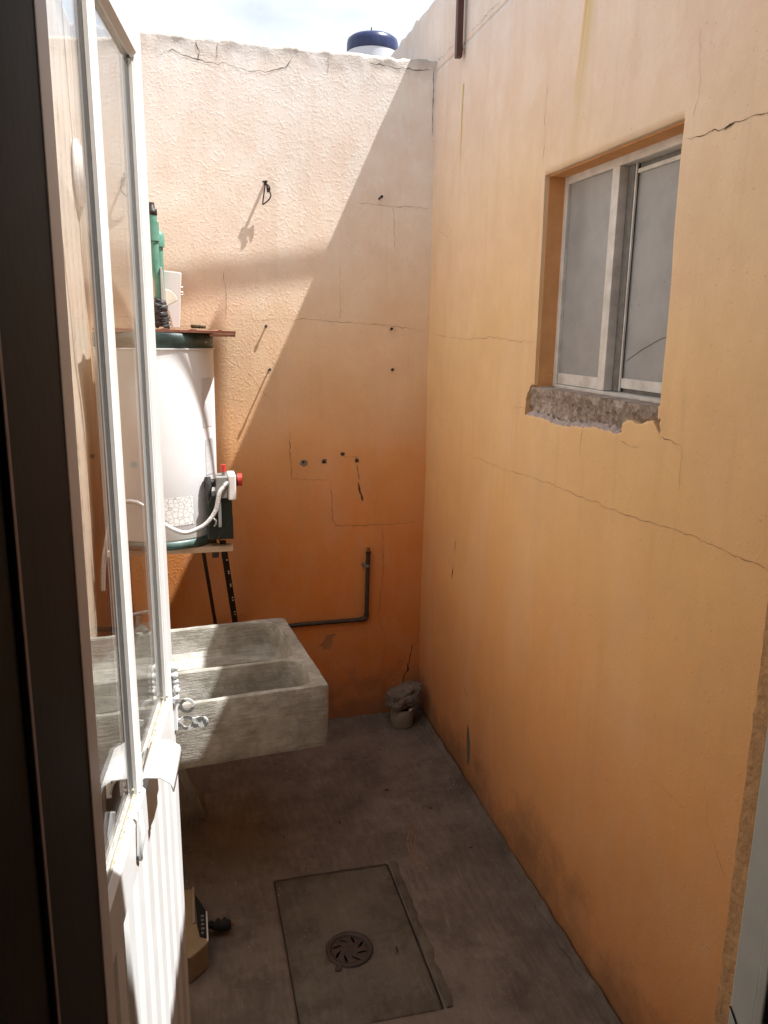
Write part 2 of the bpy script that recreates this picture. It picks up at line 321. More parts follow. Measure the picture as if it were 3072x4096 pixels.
# ------------------------------------------------------------------ setting: ground and patio floor
SL = (.214, 1.528, .565, 2.084)
g = MB(); g.box((-60, -60, -.5), (60, 60, -.25)); tag(g.build('ground', M_STONE), kind='structure')
c_ = .0125
floor = sheet('floor', np.arange(XL-.05, XR+.06, .0125), np.arange(.4, D+.08, .0125), [rect(*SL)], f_floor, M_FLOOR, rim=(0, 0, -.05))
tag(floor, kind='structure')
fl2 = MB(); fl2.box((XL-.2, .35, -.25), (XR+.2, D+.2, -.03)); fl2.build('bedding', M_FLOOR, floor)
s_ = .0026
import itertools
DC, DR = (.379, 1.770), .056
circ = lambda c, r, n=48, e=1: [(c[0]+r*math.cos(2*math.pi*i/n), c[1]+r*e*math.sin(2*math.pi*i/n)) for i in range(n)]
slab = sheet('concrete_slab', np.arange(SL[0]+s_, SL[2]-s_+.001, .008), np.arange(SL[1]+s_, SL[3]-s_+.002, .008), [circ(DC, DR+.006)],
             lambda u, v: Vector((u, v, -.002+noise.noise(Vector((u*6, v*6, 9)))*.0035+noise.noise(Vector((u*25, v*25, 2)))*.0012)), M_SLAB, floor, rim=(0, 0, -.03))
slab['label'] = 'greyer concrete slab around the drain'
ms = MB()
for i in range(60):
    t0, t1 = i/60, (i+1)/60; y0 = 2.09-t0*.56; y1 = 2.09-t1*.56; a0 = .012+.006*noise.noise(Vector((y0*20, 0, 0))); a1 = .012+.006*noise.noise(Vector((y1*20, 0, 0)))
    z0 = f_floor(.58, y0).z; z1 = f_floor(.58, y1).z
    ms.add([(.568, y0, z0+.002), (.568+a0, y0, z0+.005), (.574+a0*1.7, y0, z0-.001), (.568, y1, z1+.002), (.568+a1, y1, z1+.005), (.574+a1*1.7, y1, z1-.001)], [(0, 1, 4, 3), (1, 2, 5, 4)], True)
ms.build('mortar_ridge', M_SLAB, floor)
# thin curved scrape marks by the right wall
for rr_, a0, a1 in ((.085, 1.5, 3.9), (.094, 1.9, 3.6), (.072, 2.2, 3.2)):
    q = MB(); P_ = []
    for i in range(30): a = a0+(a1-a0)*i/29; x_, y_ = .74+rr_*math.cos(a), 2.12+rr_*1.5*math.sin(a); P_.append((x_, y_))
    vs_ = [Vector((x_+d_, y_, f_floor(x_, y_).z+.0012)) for x_, y_ in P_ for d_ in (-.0022, .0022)]
    q.add(vs_, [(2*i, 2*i+1, 2*i+3, 2*i+2) for i in range(29)]); q.build('scrape_mark', M_CRACK, floor)
# ------------------------------------------------------------------ far wall
far = sheet('far_wall', np.arange(XL-.012, XR+.014, .0125), np.linspace(-.05, TOPF, 210), [], f_far, M_FAR, rim=(0, .12, 0))
tag(far, 'stucco far wall of the yard, cream in the sun, orange in the diagonal shadow', 'wall')
MB().box((XL-.3, D+.05, -.3), (XR+.2, D+.13, 2.53)).build('wall_core', M_MORTAR, far)
def ribbon(pts, width, f3, off, jit=.006, step=.012, seed=1, wn=60):
    rnd = random.Random(seed); P = []
    for (a, b) in zip(pts[:-1], pts[1:]):
        a = Vector((*a, 0)); b = Vector((*b, 0)); n = max(1, int((b-a).length/step)); d = (b-a).normalized(); pr = Vector((-d.y, d.x, 0))
        for i in range(n): P.append(a+(b-a)*(i/n)+pr*(rnd.uniform(-1, 1)*jit*.5 if i else 0))
    P.append(Vector((*pts[-1], 0))); vs, fs = [], []
    for i, p in enumerate(P):
        d = (P[min(i+1, len(P)-1)]-P[max(i-1, 0)]).normalized(); pr = Vector((-d.y, d.x, 0)); t = i/max(1, len(P)-1)
        wv = width*(.25+.75*abs(noise.noise(Vector((i*.35, seed, 0))))*2.0)*(min(1, t*8+.15)*min(1, (1-t)*8+.15))
        for s in (-1, 1): q = p+pr*s*wv*.5; vs.append(Vector(f3(q.x, q.y))+off)
    for i in range(len(P)-1): fs.append((2*i, 2*i+1, 2*i+3, 2*i+2))
    return vs, fs
def crack(parent, lines, f3, off, M, width=.0022, jit=.008, name='crack'):
    for k_, pts in enumerate(lines):
        vs, fs = ribbon(pts, width, f3, Vector(off), jit=jit, seed=k_+len(pts)*7+int(abs(pts[0][0])*100)); MB().add(vs, fs).build(name, M, parent)
FO = (0, -.0012, 0); RO = (-.0012, 0, 0)
crack(far, [[(.401, 1.22), (.401, 1.181), (.409, 1.03), (.561, 1.025)], [(.561, 1.025), (.569, .864), (.586, .836), (.779, .832), (.935, .838)],
            [(.778, .83), (.778, .764), (.783, .62), (.765, .454), (.790, .36), (.803, .323)], [(.803, .30), (.786, .254), (.80, .2), (.85, .13)]], f_far, FO, M_CRACK, .0028)
crack(far, [[(.66, 2.058), (.80, 2.050), (.94, 2.052)], [(.80, 2.05), (.803, 1.97), (.81, 1.9)], [(.19, 1.625), (.45, 1.637), (.62, 1.628), (.78, 1.62), (.945, 1.60)], [(.17, 1.80), (.178, 1.70), (.172, 1.63)],
            [(.60, 1.83), (.597, 1.75), (.60, 1.63)], [(.25, 1.44), (.33, 1.34)], [(.68, 1.11), (.61, 1.115)], [(.55, 1.097), (.50, 1.10)]], f_far, FO, M_CRACK, .0016)
crack(far, [[(-.03, 2.49), (.02, 2.515), (.06, 2.498), (.13, 2.482), (.20, 2.485), (.27, 2.468), (.33, 2.47), (.40, 2.49), (.43, 2.535)], [(.10, 2.55), (.11, 2.515), (.105, 2.485)], [(.17, 2.55), (.165, 2.50)],
            [(.555, 2.545), (.553, 2.51), (.551, 2.48)], [(.69, 2.55), (.70, 2.535), (.86, 2.528), (.93, 2.53)], [(.66, 2.56), (.665, 2.54)]], f_far, FO, M_CRACKG, .0045)
crack(far, [[(.935, .30), (.915, .30), (.905, .24), (.90, .19), (.885, .17), (.87, .10)]], f_far, FO, M_CRACKD, .009, .012)
crack(far, [[(.940, 2.545), (.9405, 2.40), (.941, 2.30)]], f_far, (0, -.004, 0), M_CRACKD, .004, .002)
crack(far, [[(.672, 1.012), (.681, .97), (.690, .945), (.693, .931)]], f_far, FO, mat('rust_smear', (.13, .055, .022), .95, scale=60, col2=(.07, .03, .015)), .020, .004, 'rust_scar')
crack(far, [[(.668, 1.085), (.676, 1.02)], [(.66, .43), (.65, .405)]], f_far, FO, M_CRACK, .006, .003, 'rust_scar')
patch_poly = [(.545, .375), (.585, .38), (.585, .372), (.572, .365), (.568, .33), (.562, .315), (.535, .312), (.525, .33), (.505, .325), (.50, .318), (.525, .34), (.538, .355)]
MB().add([f_far(u, v)+Vector((0, -.0009, 0)) for u, v in patch_poly], [tuple(range(len(patch_poly)))]).build('paint_patch', mat('old_paint', (.42, .19, .085), .9), far)
# drilled anchor holes
def disc_rough(c, r, f3, off, M, name, parent, n=11, seed=0, squash=1.0):
    rnd = random.Random(seed); vs = [Vector(f3(*c))+Vector(off)]
    for i in range(n): a = 2*math.pi*i/n; q = r*(1+rnd.uniform(-.22, .22)); vs.append(Vector(f3(c[0]+q*math.cos(a), c[1]+q*squash*math.sin(a)))+Vector(off))
    return MB().add(vs, [(0, i+1, (i+1) % n+1) for i in range(n)]).build(name, M, parent)
for i, (u, v, r) in enumerate([(.456, 1.093, .0145), (.537, 1.097, .0105), (.610, 1.125, .0085), (.667, 1.098, .010)]):
    h = disc_rough((u, v), r, f_far, (0, -.001, 0), M_HOLE if i else mat('hole_filled', (.27, .21, .17), .95, scale=80, bump=.003, bscale=150), 'anchor_hole', far, seed=i)
    disc_rough((u-.001, v+.003 if i == 0 else v-.001), r*(.35 if i == 0 else .5), f_far, (0, -.0017, 0), M_BLACK, 'anchor_hole', far, 9, i+9)
# ------------------------------------------------------------------ right wall with the window opening
W0, W1, WZ0, WZ1 = 1.449, 2.055, 1.458, 2.0
broken = [(2.072, 1.458), (2.094, 1.434), (2.106, 1.416), (2.106, 1.395), (2.105, 1.375), (2.082, 1.372), (2.035, 1.375), (1.974, 1.376), (1.922, 1.367), (1.866, 1.367), (1.809, 1.376), (1.771, 1.375), (1.713, 1.384), (1.672, 1.382), (1.634, 1.382), (1.626, 1.378), (1.593, 1.385), (1.592, 1.398), (1.591, 1.408), (1.572, 1.414), (1.553, 1.417), (1.537, 1.412), (1.523, 1.411), (1.505, 1.416), (1.488, 1.423), (1.468, 1.427), (1.458, 1.415), (1.442, 1.399), (1.442, 1.416), (1.447, 1.425), (1.444, 1.44), (1.452, 1.43), (1.456, 1.458)]
def jag(P, step, amp, seed):
    rnd = random.Random(seed); o_ = []
    for (a, b) in zip(P[:-1], P[1:]):
        n = max(1, int(math.dist(a, b)/step))
        for i in range(n):
            t = i/n; k_ = 0 if i == 0 and a is P[0] else 1; o_.append((a[0]+(b[0]-a[0])*t+rnd.uniform(-amp, amp)*k_, a[1]+(b[1]-a[1])*t+rnd.uniform(-amp, amp)*k_))
    return o_+[P[-1]]
broken = jag(broken, .007, .0028, 5)
opening = [(W0, WZ0)]+[(W0+.0015*noise.noise(Vector((0, z_*12, 1))), z_) for z_ in np.linspace(WZ0+.03, WZ1-.03, 16)]+[(W0, WZ1)]+[(y_, WZ1+.0015*noise.noise(Vector((y_*14, 0, 2)))) for y_ in np.linspace(W0+.03, W1-.02, 16)]+[(W1, WZ1)]+[(W1+.0015*noise.noise(Vector((0, z_*12, 5))), z_) for z_ in np.linspace(WZ1-.03, WZ0+.03, 16)]+[(W1, WZ0)]
ys = np.concatenate([np.arange(.60, 1.43, .0125), np.arange(1.43, 2.12, .0045), np.arange(2.12, 4.6, .0125)])
ZG = np.concatenate([np.arange(-.05, 1.32, .0125), np.arange(1.32, 1.48, .0045), np.arange(1.48, 2.515, .0125)])
full = opening[:-1]+[(W1, WZ0)]+[p for p in broken]
def rtop(y):   # parapet line: a course lower towards the house
    return 2.56 if y < 2.45 else 2.765
vs_grid = np.concatenate([ZG, [2.52]])
right = sheet('right_wall', ys, vs_grid, [opening, broken], f_right, M_RIGHT, rim=(.03, 0, 0))
tag(right, 'tall smooth right wall with the window, peach at top and orange below', 'wall')
def f_par(u, v):
    t = max(0, (v-2.66)/.11); return Vector((XR+und(u, v, 1.7), u, v+t*.012*noise.noise(Vector((u*14, 0, 7)))+t*.006*noise.noise(Vector((u*50, 0, 7)))))
sheet('parapet', ys[ys >= 2.29], np.concatenate([[2.52], np.arange(2.5325, 2.765, .0125), [2.768]]), [], f_par, M_RIGHT, right, rim=(.05, 0, 0))
core = MB()
core.box((XR+.03, W1+.05, -.3), (XR+.22, 4.6, 2.505)).box((XR+.03, .3, -.3), (XR+.22, W0-.03, 2.505)).box((XR+.045, W0-.03, -.3), (XR+.22, W1+.05, WZ0-.012)).box((XR+.03, W0-.03, WZ1+.03), (XR+.22, W1+.05, 2.505)).box((XR+.03, 2.31, 2.506), (XR+.15, 4.6, 2.755))
core.build('wall_core', M_MORTAR, right)
rv = MB()   # painted reveals of the opening
rv.box((XR+.007, W1-.003, WZ0-.01), (XR+.2, W1+.045, WZ1+.03)).box((XR+.007, W0-.03, WZ0-.01), (XR+.2, W0+.003, WZ1+.03)).box((XR+.008, W0+.002, WZ1-.003), (XR+.2, W1-.0025, WZ1+.029))
rv.build('reveal', M_REVEAL, right)
def f_brk(u, v):
    p = Vector((u*30, v*30, 0)); d = .014+.009*noise.noise(p)+.007*noise.noise(p*2.7)+.003*noise.noise(p*6)-.02*max(0, min(1, (v-1.42)/.04))
    return Vector((XR+max(.001, d), u, v))
bs = sheet('broken_sill', np.arange(1.455, 2.115, .005), np.arange(1.325, 1.4575, .005), [], f_brk, M_BROKEN, right, smooth=False)
bs['label'] = 'rough broken concrete where the window sill fell away'
st = MB(); NN = 120
for i in range(NN):   # top of the broken sill reaching under the frame
    y0, y1 = 1.45+.605*i/NN, 1.45+.605*(i+1)/NN; zz0 = 1.455+.003*noise.noise(Vector((y0*40, 0, 0))); zz1 = 1.455+.003*noise.noise(Vector((y1*40, 0, 0)))
    st.add([(XR+.001, y0, zz0), (XR+.001, y1, zz1), (XR+.1, y1, 1.459), (XR+.1, y0, 1.459)], [(0, 1, 2, 3)])
st.build('sill_bed', M_BROKEN, right)
edge = MB()   # lip of bare render left pale under the break
prof_ = [p for p in broken if p[1] < 1.410 and 1.60 < p[0] < 2.10]
for (a, b) in zip(prof_[:-1], prof_[1:]):
    n = max(2, int(abs(a[0]-b[0])/.006))
    for i in range(n):
        t0, t1 = i/n, (i+1)/n; pa = (a[0]+(b[0]-a[0])*t0, a[1]+(b[1]-a[1])*t0); pb = (a[0]+(b[0]-a[0])*t1, a[1]+(b[1]-a[1])*t1)
        ha = .012+.008*noise.noise(Vector((pa[0]*60, 0, 3))); hb = .012+.008*noise.noise(Vector((pb[0]*60, 0, 3)))
        A = f_right(*pa); B = f_right(*pb)
        edge.add([A+Vector((.0005, 0, 0)), B+Vector((.0005, 0, 0)), B+Vector((.010, 0, hb)), A+Vector((.010, 0, ha))], [(0, 1, 2, 3)])
edge.build('render_lip', mat('bare_render', (.46, .39, .38), .95, scale=50, bump=.003, bscale=120, col2=(.30, .25, .23)), right)
crack(right, [[(3.03, 1.59), (2.856, 1.581), (2.608, 1.576), (2.398, 1.585), (2.25, 1.577), (2.06, 1.576)], [(2.105, 1.39), (2.186, 1.389), (2.184, 1.356), (2.186, 1.213), (2.2, 1.193)],
              [(2.61, 1.185), (2.432, 1.193), (2.2, 1.193), (2.006, 1.209), (1.788, 1.207), (1.566, 1.208), (1.388, 1.218), (1.267, 1.22), (1.09, 1.217), (.95, 1.215)], [(1.370, 1.389), (1.357, 1.398)], [(1.370, 1.389), (1.363, 1.378), (1.363, 1.337), (1.364, 1.30)],
              [(1.765, 1.375), (1.773, 1.329), (1.769, 1.29)], [(1.595, 1.382), (1.572, 1.385)], [(1.595, 1.368), (1.549, 1.361), (1.497, 1.365)]], f_right, RO, M_CRACK, .0014)
crack(right, [[(1.44, 1.398), (1.422, 1.394), (1.403, 1.395), (1.388, 1.39), (1.37, 1.389)]], f_right, RO, M_CRACKD, .0024, .008)
crack(right, [[(1.447, 1.960), (1.421, 1.957), (1.394, 1.956), (1.364, 1.958), (1.327, 1.955), (1.285, 1.957), (1.225, 1.955), (1.13, 1.957)]], f_right, RO, M_CRACKD, .0016, .007)
crack(right, [[(1.369, 1.959), (1.354, 1.957)], [(1.326, 1.952), (1.31, 1.957), (1.298, 1.958)], [(1.236, 1.955), (1.225, 1.956)], [(1.449, 1.412), (1.442, 1.402)]], f_right, (-.0018, 0, 0), M_CRACKD, .0085, .005)
crack(right, [[(2.073, 2.256), (2.075, 2.148), (2.067, 2.106), (2.071, 2.02)], [(1.42, 1.99), (1.41, 2.05), (1.43, 2.15)], [(1.325, .673), (1.235, .675)],
              [(1.178, .74), (1.166, .681), (1.153, .671), (1.128, .638), (1.098, .61)], [(2.80, 1.95), (2.86, 1.93), (2.93, 1.95), (2.97, 1.98)]], f_right, RO, M_CRACK, .0012)
crack(right, [[(2.439, 2.539), (2.529, 2.543), (2.626, 2.538), (2.70, 2.543)], [(2.79, 2.556), (2.84, 2.554), (2.916, 2.554), (2.976, 2.549), (3.04, 2.557)]], f_par, RO, M_CRACKG, .0022)
crack(right, [[(3.3, 2.60), (3.29, 2.76)]], f_par, RO, M_CRACKG, .002)
crack(right, [[(2.66, .86), (2.655, .81)], [(2.67, .75), (2.68, .70)], [(2.5, .36), (2.47, .33)]], f_right, RO, M_WIRE, .006, .004, 'rust_scar')
chip = [(2.455, .235), (2.44, .225), (2.425, .18), (2.42, .12), (2.43, .08), (2.45, .085), (2.455, .14), (2.46, .20)]
MB().add([f_right(u, v)+Vector((-.0009, 0, 0)) for u, v in chip], [tuple(range(len(chip)))]).build('paint_chip', mat('bare_grey_render', (.17, .15, .10), .9, scale=40), right)
# cement fillet at the foot of the walls
fi = MB()
for i in range(170):
    y0 = .8+2.25*i/170; y1 = .8+2.25*(i+1)/170
    h0 = .009+.012*noise.noise(Vector((y0*16, 0, 2))); h1 = .009+.012*noise.noise(Vector((y1*16, 0, 2)))
    fi.add([(XR-.006, y0, h0+.018), (XR-.010-h0, y0, .003), (XR-.006, y1, h1+.018), (XR-.010-h1, y1, .003)], [(0, 2, 3, 1)], True)
fi.build('cement_fillet', M_FLOOR, right)
# ------------------------------------------------------------------ left wall
def f_left(u, v): return Vector((XL-und(u, v, 2.1), u, v+(.01*noise.noise(Vector((u*12, 0, 0))) if v > 2.5 else 0)))
left = sheet('left_wall', np.arange(.60, D+.04, .0125), np.linspace(-.05, 2.56, 200), [], f_left, M_LEFT, rim=(-.05, 0, 0))
for p in left.data.polygons: p.flip()
tag(left, 'cream stucco left wall behind the glass door, scored with thin vertical lines', 'wall')
MB().box((XL-.25, .3, -.3), (XL-.02, D+.12, 2.545)).build('wall_core', M_MORTAR, left)
for i, y_ in enumerate([2.47, 2.62, 2.75, 2.88, 3.0]):
    crack(left, [[(y_-.01, 2.54), (y_+.004, 2.0), (y_, 1.4), (y_+.01, .95), (y_-.02, .6)]], f_left, (.0025, 0, 0), M_CRACKG, .009, .003, 'scored_line')
lp = empty('wall_lamp', (XL, 2.98, 2.09), 'round white fixture mounted on the left wall near the corner', 'wall lamp')
MB().lathe((0, 0, 0), [(0, .045), (.05, .042), (.075, .032), (.09, .015), (.095, 0)], 32).build('shade', M_PVC, lp)
MB().lathe((0, 0, 0), [(.095, .0), (.105, .0), (.105, .012), (.09, .014)], 32).build('base_ring', M_PVC, lp)
for ch in lp.children: ch.matrix_parent_inverse = Matrix.Identity(4); ch.rotation_euler = (0, math.pi/2, 0)
# ------------------------------------------------------------------ the house the camera stands in
JX0, JX1, FY = -.096, .702, .80
house = empty('house', (0, 0, 0), 'house whose dark doorway opens onto the yard', 'house')
hw = MB()
hw.box((-3, .42, 0), (JX0-.012, FY-.006, 2.15)).box((JX1+.002, .42, 0), (3.2, FY-.002, 2.15)).box((-3, .42, 2.151), (3.2, .705, 2.42))
hw.build('front_wall', M_REVEAL, house)
MB().box((-3, -3, -.24), (3.2, .42, -.001)).build('room_floor', M_ROOM, house)
rm = MB(); rm.box((-3, -3.1, 0), (3.2, -3, 2.42)).box((-3.1, -3.1, 0), (-3, .42, 2.42)).box((3.2, -3.1, 0), (3.3, .42, 2.42)); rm.build('room_wall', M_ROOM, house)
MB().box((-3.1, -3.1, 2.421), (3.3, .70, 2.55)).build('roof_slab', M_ROOM, house)
# rough plastered edge of the wall beside the doorway
re = MB(); NZ = 260
for i in range(NZ):
    z0, z1 = 2.2*i/NZ, 2.2*(i+1)/NZ; j0 = .004*noise.noise(Vector((z0*9, 0, 0)))+.003*noise.noise(Vector((z0*45, 0, 0))); j1 = .004*noise.noise(Vector((z1*9, 0, 0)))+.003*noise.noise(Vector((z1*45, 0, 0)))
    k0 = .0015*noise.noise(Vector((z0*60, 3, 0))); k1 = .0015*noise.noise(Vector((z1*60, 3, 0)))
    re.add([(JX1, .772+k0, z0), (JX1+k0, FY+j0*.6, z0), (JX1+.4, FY, z0), (JX1, .772+k1, z1), (JX1+k1, FY+j1*.6, z1), (JX1+.4, FY, z1)], [(0, 1, 4, 3), (1, 2, 5, 4)])
o = re.build('rough_edge', mat('rough_tan_render', (.58, .33, .15), .9, var=.2, scale=26, bump=.004, bscale=90, col2=(.42, .235, .11)), house)
dfm = empty('door_frame', (JX0, .77, 0), 'metal door frame around the doorway, pale outside edge and dark inner faces', 'door frame')
MB().box((JX0-.02, .730, 0), (JX0, FY, 2.15)).build('hinge_jamb', M_JAMB, dfm, .002)
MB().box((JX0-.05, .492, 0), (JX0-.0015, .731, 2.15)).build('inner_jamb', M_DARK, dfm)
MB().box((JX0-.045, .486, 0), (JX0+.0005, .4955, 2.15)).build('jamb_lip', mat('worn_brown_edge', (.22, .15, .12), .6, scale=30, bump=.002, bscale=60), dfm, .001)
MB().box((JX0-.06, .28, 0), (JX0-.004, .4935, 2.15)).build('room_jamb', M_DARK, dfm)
MB().box((JX1-.004, .725, 0), (JX1+.03, .771, 2.15)).build('lock_jamb', M_GFRAME, dfm, .003)
MB().box((JX1-.008, .708, 0), (JX1+.03, .7245, 2.15)).build('lock_lip', M_GFRAME, dfm, .003)
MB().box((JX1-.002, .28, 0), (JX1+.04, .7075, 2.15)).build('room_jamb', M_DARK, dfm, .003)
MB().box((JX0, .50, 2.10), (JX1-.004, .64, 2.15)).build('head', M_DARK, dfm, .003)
# strike plate hole and bolt on the lock jamb
MB().box((JX1-.0095, .7135, .60), (JX1-.0075, .7185, .655)).build('strike_slot', M_BLACK, dfm)
q = MB(); q.tube([(JX1-.0035, .742, .662), (JX1-.0075, .742, .662)], .009, 14); q.build('bolt', M_ZINC, dfm)
MB().add([(JX1-.0048, .770, .705), (JX1-.0048, .767, .708), (JX1-.0048, .748, .690), (JX1-.0048, .751, .686)], [(0, 1, 2, 3)]).build('paint_scratch', M_BLACK, dfm)
hp = MB(); hp.box((JX0-.003, .56, .52), (JX0-.0005, .705, .68)); hp.build('hinge_plate', mat('dark_steel', (.045, .048, .045), .45, metal=.3), dfm, .001)
for z_, y_ in ((.645, .628), (.575, .648)):
    q = MB(); q.tube([(JX0-.001, y_, z_), (JX0+.003, y_, z_)], .009, 12); q.build('hinge_bolt', M_IRON, dfm)
for z_, y_ in ((1.735, .452), (1.66, .44)):
    q = MB(); q.tube([(JX0-.006, y_, z_), (JX0+.001, y_, z_)], .006, 12); q.build('hinge_bolt', M_IRON, dfm)
# ------------------------------------------------------------------ glazed door, standing open
DA = Vector((-.1370, .80, 0)); t_ = Vector((.12, .993, 0)).normalized(); nx = Vector((t_.y, -t_.x, 0)); LEN = .738
door = empty('glass_door', (DA.x, DA.y, 0), 'white metal door with clear glass panes standing wide open into the yard', 'door')
def dp(a, n, z): return DA+t_*a+nx*n+Vector((-.005*(z-.9), 0, z))     # along the leaf, across it, height
def dbox(mb, a0, a1, n0, n1, z0, z1):
    P = [dp(a, n, z) for z in (z0, z1) for (a, n) in ((a0, n0), (a1, n0), (a1, n1), (a0, n1))]
    return mb.add(P, [(0, 3, 2, 1), (4, 5, 6, 7), (0, 1, 5, 4), (1, 2, 6, 5), (2, 3, 7, 6), (3, 0, 4, 7)])
TH = .0145
def stile(name, a0, a1, z0, z1, groove_lo=True, groove_hi=False, TH=.0145):
    m_ = MB(); prof = []
    g0 = .006 if groove_lo else 0; g1 = .006 if groove_hi else 0
    prof = [(a0+g0, .003), (a0, .006), (a0, TH*.62), (a0+.004, TH), (a1-.004, TH), (a1, TH*.62), (a1, .006), (a1-g1, .003), (a1-g1, -.003), (a1, -.006), (a1, -TH*.62), (a1-.004, -TH), (a0+.004, -TH), (a0, -TH*.62), (a0, -.006), (a0+g0, -.003)]
    P = [dp(a, n, z) for z in (z0, z1) for a, n in prof]; n_ = len(prof)
    m_.add(P, [(i, (i+1) % n_, (i+1) % n_+n_, i+n_) for i in range(n_)]+[tuple(range(n_))[::-1], tuple(range(n_, 2*n_))])
    return fix_normals(m_.build(name, M_DWHITE, door, .0012))
RZ, TZ = .900, 2.02      # top of the middle rail, underside of the top rail
AM0, AM1 = .362, .390
AO = LEN-.055
stile('stile', AO, LEN, .035, TZ+.055)
stile('stile', 0, .05, .035, TZ+.055, False, True)
stile('mullion', AM0, AM1, RZ, TZ, True, True, .0115)
def rail(name, z0, z1, gtop, gbot):
    m_ = MB(); gz1 = .006 if gtop else 0; gz0 = .006 if gbot else 0
    prof = [(.003, z1-gz1), (.006, z1), (TH*.5, z1-.001), (TH, z1-.010 if gtop else z1-.002), (TH, z0+(.010 if gbot else .002)), (TH*.5, z0+.001), (.006, z0), (.003, z0+gz0), (-.003, z0+gz0), (-.006, z0), (-TH*.5, z0+.001), (-TH, z0+(.010 if gbot else .002)), (-TH, z1-(.010 if gtop else .002)), (-TH*.5, z1-.001), (-.006, z1), (-.003, z1-gz1)]
    P = [dp(a, n, z) for a in (.05, AO) for n, z in prof]; n_ = len(prof)
    m_.add(P, [(i, (i+1) % n_, (i+1) % n_+n_, i+n_) for i in range(n_)]+[tuple(range(n_))[::-1], tuple(range(n_, 2*n_))])
    return fix_normals(m_.build(name, M_DWHITE, door, .001))
rail('rail', RZ-.085, RZ, True, False); rail('rail', TZ, TZ+.055, False, True); rail('rail', .035, .12, False, False)
for a0, a1 in ((.05, AM0), (AM1, AO)):   # panes with glazing beads
    pane = dbox(MB(), a0-.004, a1+.004, -.0018, .0018, RZ-.004, TZ+.004).build('pane', M_GLASS, door)
    for s in (-1, 1):
        bd_ = MB()
        for (b0, b1, z0, z1) in ((a0, a0+.006, RZ, TZ), (a1-.006, a1, RZ, TZ)): dbox(bd_, b0, b1, *sorted((s*.0021, s*.0075)), z0, z1)
        bd_.build('bead', M_DWHITE if s > 0 else M_GASKET, pane)
        pt = MB(); n_ = 70
        for i in range(n_):
            u0, u1 = a0+.006+(a1-a0-.012)*i/n_, a0+.006+(a1-a0-.012)*(i+1)/n_
            h0, h1 = [.003+.0022*abs(noise.noise(Vector((u_*70, s, a0)))) for u_ in (u0, u1)]; w0, w1 = [.0035+.0025*noise.noise(Vector((u_*60, s, 5))) for u_ in (u0, u1)]
            pt.add([dp(u0, s*.002, RZ+h0), dp(u1, s*.002, RZ+h1), dp(u1, s*(.002+w1), RZ+.0006), dp(u0, s*(.002+w0), RZ+.0006)], [(0, 1, 2, 3)])
        pt.build('putty', M_PUTTY, pane)
for a_, z_ in ((AO-.003, RZ+.004), (AM0-.003, RZ+.004), (AM1+.003, RZ+.004)):
    q = MB(); rnd = random.Random(int(a_*1000)); 
    for i in range(14): c_2 = dp(a_+rnd.uniform(-.006, .002), rnd.uniform(-.012, .012), z_+rnd.uniform(-.003, .010)); q.lathe(c_2, [(0, -.003), (.003, 0), (0, .003)], 6)
    q.build('rust_crumbs', M_PUTTY, door)
# lower panel: vertical pressed strips
npl = 8; a = .05; wd = (AO-.05)/npl
for i in range(npl):
    a0, a1 = .05+wd*i, .05+wd*(i+1)-.0015; q = MB()
    prof = [(a0, .004), (a0+.008, .013), (a1-.030, .013), (a1-.018, .006), (a1-.010, .011), (a1, .004), (a1, -.004), (a1-.010, -.011), (a0+.008, -.013), (a0, -.004)]
    P = [dp(a_, n, z) for z in (.12, RZ-.085) for a_, n in prof]; n_ = len(prof)
    q.add(P, [(j, (j+1) % n_, (j+1) % n_+n_, j+n_) for j in range(n_)]+[tuple(range(n_))[::-1], tuple(range(n_, 2*n_))])
    fix_normals(q.build('panel_strip', M_DWHITE, door, .001))
# folded latch cover sitting across the rail
for s, wdt in ((1, .040), (-1, .022)):
    q = MB(); pr = [(s*.008, RZ+.012), (s*(TH), RZ+.016), (s*(TH+wdt*.6), RZ+.014), (s*(TH+wdt), RZ+.004), (s*(TH+wdt+.003), RZ-.010)]
    A0, A1 = .385, .492
    vs_ = []
    for n, z in pr: vs_ += [dp(A0+(0 if abs(n) < .04 else -.002), n, z-.004), dp(A1, n, z+.002)]
    q.add(vs_, [(2*i, 2*i+1, 2*i+3, 2*i+2) for i in range(4)], True); o = q.build('latch_cover', M_DWHITE, door)
    sm_ = o.modifiers.new('solid', 'SOLIDIFY'); sm_.thickness = .0025; sm_.offset = 0
q = MB(); q.tube([dp(.30, TH+.006, RZ+.01), dp(.29, TH+.010, RZ-.02), dp(.285, TH+.006, RZ-.05), dp(.30, TH+.003, RZ-.07)], .004, 8); q.build('latch_lever', M_DWHITE, door)
